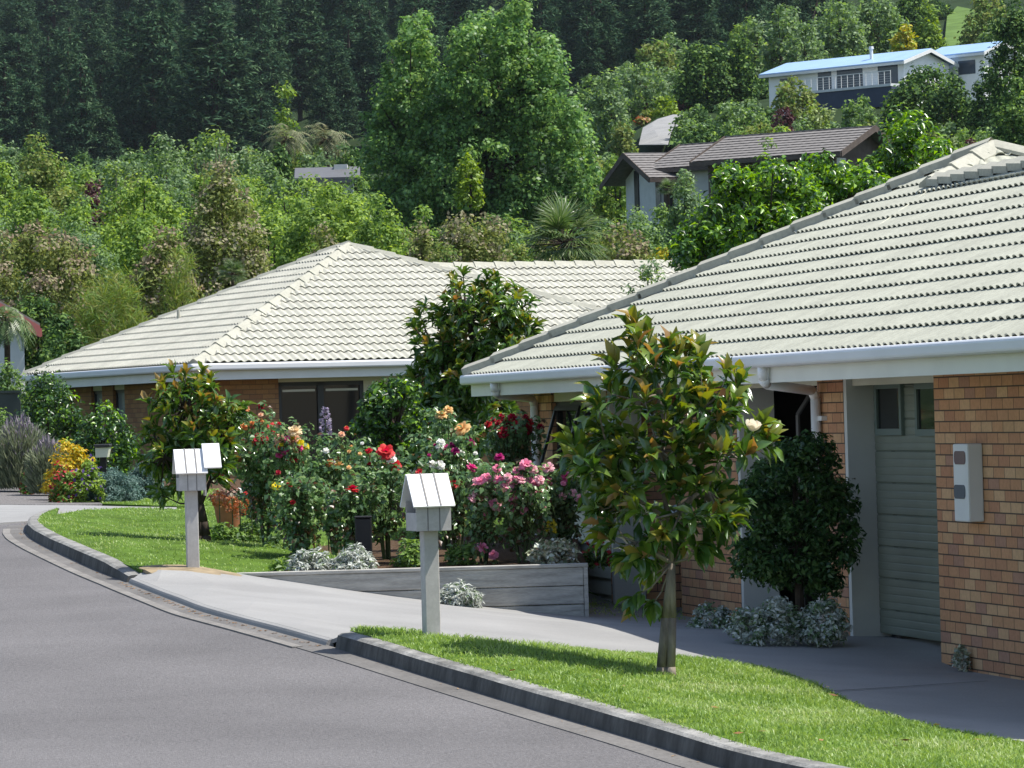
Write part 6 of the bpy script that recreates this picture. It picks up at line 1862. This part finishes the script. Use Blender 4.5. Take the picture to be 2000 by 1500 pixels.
fill_row(106, 640, 1330, 85, 440, 470, (100, 150), ['olive_a', 'green_dome', 'buff_a'])
fill_row(125, 700, 1200, 85, 425, 450, (100, 150), ['green_dome', 'olive_a', 'dark_tree'])
fill_row(150, 680, 1200, 80, 400, 430, (110, 150), ['green_dome', 'broad_b', 'dark_tree'])
fill_row(185, 470, 720, 45, 328, 352, (80, 110), ['broad_b', 'broad_a', 'green_dome'])
fill_row(210, 450, 590, 45, 300, 330, (70, 100), ['grey_a', 'green_dome'])
fill_row(222, 520, 700, 40, 272, 292, (60, 85), ['grey_a', 'dark_tree'])
fill_row(150, 1180, 1320, 55, 392, 415, (80, 110), ['green_dome', 'grey_a'])
fill_row(235, 1150, 1215, 50, 270, 295, (70, 100), ['green_dome', 'olive_a', 'broad_b'])
fill_row(235, 1390, 2000, 70, 235, 262, (90, 130), ['green_dome', 'olive_a', 'dark_tree', 'broad_b'])
fill_row(262, 1370, 2000, 65, 215, 240, (80, 120), ['green_dome', 'olive_a', 'dark_tree'])
fill_row(295, 1360, 1500, 60, 190, 205, (80, 110), ['green_dome', 'dark_tree'])
fill_row(345, 1150, 1300, 55, 175, 200, (70, 100), ['grey_a', 'green_dome', 'dark_tree'])
fill_row(355, 1340, 1500, 60, 130, 160, (80, 110), ['dark_tree', 'grey_a', 'green_dome'])
fill_row(380, 1160, 1480, 65, 120, 150, (80, 110), ['grey_a', 'green_dome'])
fill_row(430, 1280, 1850, 60, 60, 90, (80, 120), ['grey_a', 'broad_b', 'olive_a', 'light_poplar'])
fill_row(500, 1480, 1840, 60, -10, 40, (80, 120), ['grey_a', 'dark_tree', 'broad_b'])
fill_row(690, 1500, 1850, 55, -10, 20, (70, 110), ['dark_tree', 'green_dome'])
fill_row(760, 1850, 2040, 60, -20, 12, (70, 100), ['dark_tree', 'olive_a'])
where = lambda px, Y: ('lower slope' if Y < 200 else 'middle slope' if Y < 330 else 'upper slope')
side = lambda px: ('left' if px < 690 else 'centre' if px < 1180 else 'right')
look = dict(broad_a='bright green leafy tree', broad_b='mid green leafy tree', grey_a='airy grey-green tree', olive_a='low olive-green tree', dark_tree='dark green bushy tree', green_dome='rounded green tree', buff_a='buff-topped bush', light_poplar='pale green upright tree')
for key, px, Y, top, w in FILL:
    lb = '%s in the thicket, %s, %s of the hillside' % (look[key], where(px, Y), side(px))
    put(key, 'hillside_tree', px, Y, top, w, lb, 'tree', look[key] + 's in the hillside thicket, %s %s' % (side(px), where(px, Y)), sink=0.6)

# ------------------------------------------------------------------ plantation of pines on the far slope
rgp = np.random.default_rng(90)
cnt = 0
Yr = 555.0
while Yr < 1100 and cnt < 292:
    step = 7.2 * (1 + (Yr - 555) / 700)
    xs = np.arange(-80, 1640, step * FPX / Yr)
    for px in xs:
        px = px + rgp.normal(0, 0.22) * step * FPX / Yr; Y = Yr + rgp.normal(0, 5)
        b = on_hill(px, Y)
        h = rgp.uniform(12, 25)
        place('pine_%d' % rgp.integers(0, 5), 'pine_tree', b - Z3 * 0.5, h, h * rgp.uniform(0.36, 0.56), 'dark pine among the plantation that covers the far hillside', 'tree', 'plantation pines', rgp.uniform(0, 6.28))
        cnt += 1
        if cnt >= 292: break
    Yr += 26 * (1 + (Yr - 555) / 900)
print('pines', cnt, 'last row', Yr)

# ------------------------------------------------------------------ hillside houses
M['brown_tile'] = mat('brown_tile', (0.195, 0.182, 0.172), 0.8, 0.2, 6, 0.18)
M['white_wall'] = mat('white_block_wall', (0.56, 0.58, 0.58), 0.8, 0.2, 3, 0.06)
M['brown_wood'] = mat('brown_boards', (0.10, 0.08, 0.068), 0.8, 0.2, 4, 0.2)
M['blue_roof'] = mat('pale_blue_metal', (0.32, 0.47, 0.68), 0.35, 0.5, 0.8, 0.05)
M['blue_base'] = mat('dark_blue_boards', (0.05, 0.065, 0.10), 0.7, 0.2, 2, 0.1)
M['window_blue'] = glass_mat('blue_window', (0.07, 0.085, 0.11), 0.12)
M['grey_roof'] = mat('grey_sheet_roof', (0.12, 0.12, 0.125), 0.6, 0.3, 2, 0.06)
M['red_barge'] = mat('red_barge', (0.36, 0.12, 0.11), 0.6, 0.3)
def gable_house(t, A, e, g, L, hs, pitch, wall_h, mats, over=0.35, tiled=True, wall_in=0.5, barge=None):
    """A: front eave corner (start), e: along ridge, g: inward; roof part, wall part"""
    rise = hs * math.tan(pitch)
    V_f = g * math.cos(pitch) + Z3 * math.sin(pitch)
    sl = hs / math.cos(pitch)
    if tiled:
        VV, FF = tile_plane(A, e, V_f, 0.0, L, sl, lambda v: (0.0, L), gauge=0.34, roll=0.36, amp=0.01, spr=2, lift=0.03)
        obj('roof', VV, FF, mats['roof'], t)
    rf = MB()
    R0 = A + g * hs + Z3 * rise
    th = 0.10
    if not tiled: rf.prism([A, A + e * L, R0 + e * L, R0], Z3 * th)
    else: rf.prism([A - Z3 * 0.12, A + e * L - Z3 * 0.12, R0 + e * L - Z3 * 0.12, R0 - Z3 * 0.12], Z3 * (th - 0.01))
    B = A + g * 2 * hs
    rf.prism([R0, R0 + e * L, B + e * L, B], Z3 * th * (1 if not tiled else 0.5))
    rf.build('roof' if not tiled else 'rear_roof', mats['roof'], t)
    w = MB()
    a = over; b_ = L - over
    for s in (a, b_):
        p = lambda n, z: A + e * s + g * n + Z3 * z
        zc = lambda n: (n if n < hs else 2 * hs - n) * math.tan(pitch) - 0.14
        w.prism([p(wall_in, -wall_h), p(2 * hs - wall_in, -wall_h), p(2 * hs - wall_in, zc(2 * hs - wall_in)), p(hs, zc(hs)), p(wall_in, zc(wall_in))], e * (0.12 if s == a else -0.12))
    w.obox(A, e, g, a + 0.125, b_ - 0.125, wall_in, wall_in + 0.12, -wall_h, wall_in * math.tan(pitch) - 0.14)
    w.obox(A, e, g, a + 0.125, b_ - 0.125, 2 * hs - wall_in - 0.12, 2 * hs - wall_in, -wall_h, wall_in * math.tan(pitch) - 0.14)
    w.build('wall', mats['wall'], t)
    bg = MB()
    for s in (-0.03, L - 0.01):
        bg.prism([A + e * s - Z3 * 0.22, A + e * s + Z3 * 0.04, R0 + e * s + Z3 * 0.06, R0 + e * s - Z3 * 0.22], e * 0.04)
        bg.prism([B + e * s - Z3 * 0.22, B + e * s + Z3 * 0.04, R0 + e * s + Z3 * 0.06, R0 + e * s - Z3 * 0.22], e * 0.04)
    bg.obox(A, e, -g, 0.012, L - 0.012, 0.0, 0.05, -0.2, -0.015)
    bg.build('barge_board', mats['barge'], t)
    return R0

# brown-roofed house
Yb = 178.0
b1 = math.radians(19)
A1 = P(1268, 347, Yb); e1 = np.array([math.cos(b1), math.sin(b1), 0]); g1 = np.array([-math.sin(b1), math.cos(b1), 0])
t = empty('brown_roof_house', v3(A1, A1[2] - 3.0), 'brown-tiled house with white block gable halfway up the hillside', 'house')
ms = dict(roof=M['brown_tile'], wall=M['white_wall'], barge=M['brown_wood'])
gable_house(t, A1, e1, g1, 5.2, 3.1, math.radians(22), 3.2, ms, over=0.9, wall_in=0.9)
# dark recessed front, window strip and brown panel on the gable
w = MB(); w.obox(A1, e1, g1, 1.3, 4.0, 0.84, 0.895, -1.6, -0.25); wo = w.build('front_window', M['dark'], t)
w = MB(); w.obox(A1, e1, g1, 1.0, 1.28, 0.84, 0.895, -1.6, -0.3); w.build('brown_panel', M['brown_wood'], t)
w = MB(); w.obox(A1, g1, e1, 3.6, 4.1, 0.84, 0.895, -2.6, 0.55); w.build('window', M['dark'], t)
w = MB(); w.obox(A1, g1, e1, 0.92, 1.5, 0.85, 0.896, -0.35, 0.2); w.build('brown_panel', M['brown_wood'], t)
w = MB(); w.obox(A1, g1, e1, 0.92, 1.5, 0.85, 0.896, -1.6, -0.37); w.build('window', M['window_blue'], t)
b2 = math.radians(35)
e2 = np.array([-math.cos(b2), math.sin(b2), 0]); g2 = np.array([math.sin(b2), math.cos(b2), 0])
A2 = P(1643, 296, 171.0)
ms2 = dict(roof=M['brown_tile'], wall=M['brown_wood'], barge=M['brown_wood'])
t2 = empty('brown_roof_house', v3(A2, A2[2] - 3.0), 'brown-tiled house wing with a dark timber gable at its right end', 'house')
gable_house(t2, A2, e2, g2, 7.5, 2.9, math.radians(22), 2.6, ms2, over=0.6, wall_in=0.5)
w = MB(); w.obox(A2, g2, e2, 0.55, 1.3, 0.54, 0.595, -2.0, -0.2); w.build('pale_panel', M['jamb'], t2)
A3 = P(1392, 322, 177.5)
gable_house(t, A3, e2, g2, 3.5, 2.9, math.radians(22), 2.6, ms, over=0.4, wall_in=0.5)

# white house with a pale blue roof
we = np.array([0.72, -0.694, 0]); we /= np.linalg.norm(we); wg = np.array([0.694, 0.72, 0]); wg /= np.linalg.norm(wg)
Aw = P(1482, 148, 321.0)
t = empty('white_house', v3(Aw, Aw[2] - 4.5), 'long white house with pale blue metal roof and dark windows high on the hill', 'house')
msw = dict(roof=M['blue_roof'], wall=M['house_white'], barge=M['white'])
uB = plane_hit(1765, 119, Aw, we)[0]
gable_house(t, Aw, we, wg, uB, 3.4, math.radians(17), 4.2, msw, over=0.5, wall_in=0.6, tiled=False)
fw = Aw + wg * 0.6
def wrect(x0, x1, y0, y1, name, m, off=0.03):
    p0 = fw - wg * off
    u0, _ = plane_hit(x0, y0, p0, we); u1, _ = plane_hit(x1, y1, p0, we)
    zt_ = plane_hit(0.5 * (x0 + x1), y0, p0, we)[1]; zb_ = plane_hit(0.5 * (x0 + x1), y1, p0, we)[1]
    w = MB(); w.obox(fw - Z3 * fw[2], we, wg, u0, u1, -off, -0.002, zb_, zt_)
    return w.build(name, m, t)
for (x0, x1, y0, y1) in ((1523, 1548, 153, 162), (1597, 1624, 141, 178), (1634, 1685, 135, 171), (1714, 1754, 128, 167)):
    o = wrect(x0, x1, y0, y1, 'window', M['window_blue'])
zD = plane_hit(1600, 180, fw, we)[1]
u0, u1 = plane_hit(1598, 180, fw, we)[0], plane_hit(1765, 166, fw, we)[0]
d = MB(); d.obox(fw - Z3 * fw[2], we, wg, u0, u1, -1.6, -0.005, zD - 0.2, zD); d.build('deck', M['white_wall'], t)
d = MB(); d.obox(fw - Z3 * fw[2], we, wg, u0 + 0.1, u1, -1.5, -0.01, zD - 1.7, zD - 0.203); d.build('basement', M['blue_base'], t)
d = MB()
d.obox(fw - Z3 * fw[2], we, wg, u0, u1, -1.6, -1.55, zD + 0.95, zD + 1.0)
n = 14
for k in range(n + 1):
    u = u0 + (u1 - u0) * k / n; d.obox(fw - Z3 * fw[2], we, wg, u - 0.02, u + 0.02, -1.595, -1.555, zD, zD + 0.95)
for k in range(1, 5): d.obox(fw - Z3 * fw[2], we, wg, u0, u1, -1.58, -1.57, zD + 0.18 * k, zD + 0.18 * k + 0.015)
d.build('railing', M['white'], t)
q = Aw + we * (plane_hit(1702, 112, Aw + wg * 1.6, we)[0]) + wg * 1.6
fl_ = MB(); fl_.tube(q + Z3 * 0.2, q + Z3 * 1.35, 0.13, 0.13, 10); fl_.tube(q + Z3 * 1.35, q + Z3 * 1.55, 0.2, 0.17, 10); fl_.build('flue', M['gutter'], t)
Aw2 = P(1800, 114, 318.0) 
uB2 = plane_hit(1922, 103, Aw2, we)[0]
gable_house(t, Aw2, we, wg, uB2, 2.6, math.radians(19), 3.6, msw, over=0.5, wall_in=0.6, tiled=False)
fw = Aw2 + wg * 0.6
wrect(1871, 1905, 118, 145, 'window', M['window_blue'])
w = MB(); w.obox(Aw2 + we * uB2 - we * 0.5 - Z3 * Aw2[2], wg, we, 1.2, 2.4, 0.002, 0.03, Aw2[2] - 1.7, Aw2[2] - 0.4); w.build('window', M['window_blue'], t)

# grey garage roof by the pale path
def hip_house(name, label, corners, Y, wall_h, rise, m, mw, depth):
    A, B = P(*corners[0], Y), P(*corners[1], Y)
    B[2] = A[2]
    e = unit(B - A); L = np.linalg.norm(B - A); g = np.array([-e[1], e[0], 0])
    t = empty(name, v3(A, A[2] - wall_h), label, 'building')
    r = MB(); h = depth / 2
    R0 = A + g * h + e * min(h, L * 0.3) + Z3 * rise; R1 = B + g * h - e * min(h, L * 0.3) + Z3 * rise
    C, D = B + g * depth, A + g * depth
    r.add([A, B, C, D, R0, R1], [(0, 1, 5, 4), (1, 2, 5), (2, 3, 4, 5), (3, 0, 4), (3, 2, 1, 0)])
    r.build('roof', m, t)
    w = MB(); w.obox(A, e, g, 0.4, L - 0.4, 0.4, depth - 0.4, -wall_h, -0.01); w.build('wall', mw, t)
    return t
hip_house('garage_building', 'low grey-roofed garage beside the pale path on the hill', ((1200, 238), (1340, 238)), 352, 1.6, 1.35, M['grey_roof'], M['white_wall'], 6)
t = empty('grey_roof_house', P(640, 380, 215), 'grey sheet-roofed house glimpsed between the trees left of the poplar', 'house')
A4 = P(575, 352, 214.0)
gable_house(t, A4, np.array([1.0, 0.03, 0]), np.array([-0.03, 1.0, 0]), 3.4, 2.6, math.radians(15), 3.0, dict(roof=M['grey_roof'], wall=M['white_wall'], barge=M['grey_roof']), tiled=False)
mb_ = MB(); q = P(662, 322, 214); mb_.obox(q, np.array([1., 0, 0]), np.array([0, 1., 0]), -0.35, 0.35, 2.0, 3.0, -0.3, 0.15); mb_.build('vent_box', M['jamb'], t)
# small white gable with red barge at the left
A5 = P(78, 640, 92.0)
e5 = np.array([-0.35, 0.94, 0]); e5 /= np.linalg.norm(e5); g5 = np.array([-0.94, -0.35, 0]); g5 /= np.linalg.norm(g5)
t = empty('white_cottage', v3(A5, -1.0), 'small white gable with a pink-red barge board behind the palm at the left edge', 'house')
R5 = gable_house(t, A5, e5, g5, 5.0, 1.9, math.radians(30), 2.4, dict(roof=M['brown_tile'], wall=M['white'], barge=M['red_barge']), tiled=False, over=0.3, wall_in=0.3)

# pale path and paddock patch on the slope
def hill_hit(px, py): return hit(px, py, hill, 0.0, 120.0, 1200.0)
sheet('hill_path', [hill_hit(*q) for q in [(1248, 296), (1305, 296), (1312, 270), (1335, 248), (1352, 238), (1315, 236), (1285, 245), (1256, 262)]], hill, 0.5, M['concrete'], 3.0)
sheet('hill_lawn', [hill_hit(*q) for q in [(1307, 296), (1345, 296), (1345, 262), (1325, 262), (1314, 272)]], hill, 0.5, M['paddock'], 3.0)
sheet('paddock', [hill_hit(*q) for q in [(1845, 92), (1990, 92), (1960, 60), (1920, 30), (1870, 20), (1850, 40)]], hill, 0.7, M['paddock'], 10.0)
put('orange_flowers', 'orange_shrub', 1260, 328, 231, 34, 'orange-flowering shrub at the left edge of the pale path', 'shrub', sink=0.2)
put('orange_flowers', 'orange_shrub', 1333, 318, 238, 40, 'orange-flowering shrub at the right edge of the pale path', 'shrub', sink=0.2)
# strip of dark fence at the far left
q = P(0, 790, 72.0)
t = empty('fence', (q[0], 72.0, -1.0), 'grey-green board fence at the left edge behind the lavender', 'fence')
b = MB(); b.obox((q[0], 72.0, 0), np.array([1., 0, 0]), np.array([0, 1., 0]), -1.5, 0.36, 0, 0.05, -1.2, P(10, 768, 72)[2]); b.build('boards', M['fence'], t)
b = MB(); b.obox((q[0], 72.0, 0), np.array([1., 0, 0]), np.array([0, 1., 0]), -1.5, 0.38, -0.03, 0.08, P(10, 768, 72)[2] + 0.002, P(10, 764, 72)[2] + 0.01); b.build('rail', M['fence'], t)

# ------------------------------------------------------------------ air: thin even haze round everything
def haze(density):
    m = bpy.data.materials.new('haze'); m.use_nodes = True
    nt = m.node_tree
    nt.nodes.remove(nt.nodes['Principled BSDF'])
    v = nt.nodes.new('ShaderNodeVolumePrincipled')
    v.inputs['Color'].default_value = (0.74, 0.84, 0.94, 1)
    v.inputs['Density'].default_value = density
    v.inputs['Anisotropy'].default_value = 0.2
    nt.links.new(v.outputs[0], nt.nodes['Material Output'].inputs['Volume'])
    b = MB(); b.box((0, 880, 118), 900, 1900, 250)
    o = b.build('haze', m); o['kind'] = 'stuff'
haze(HAZE)
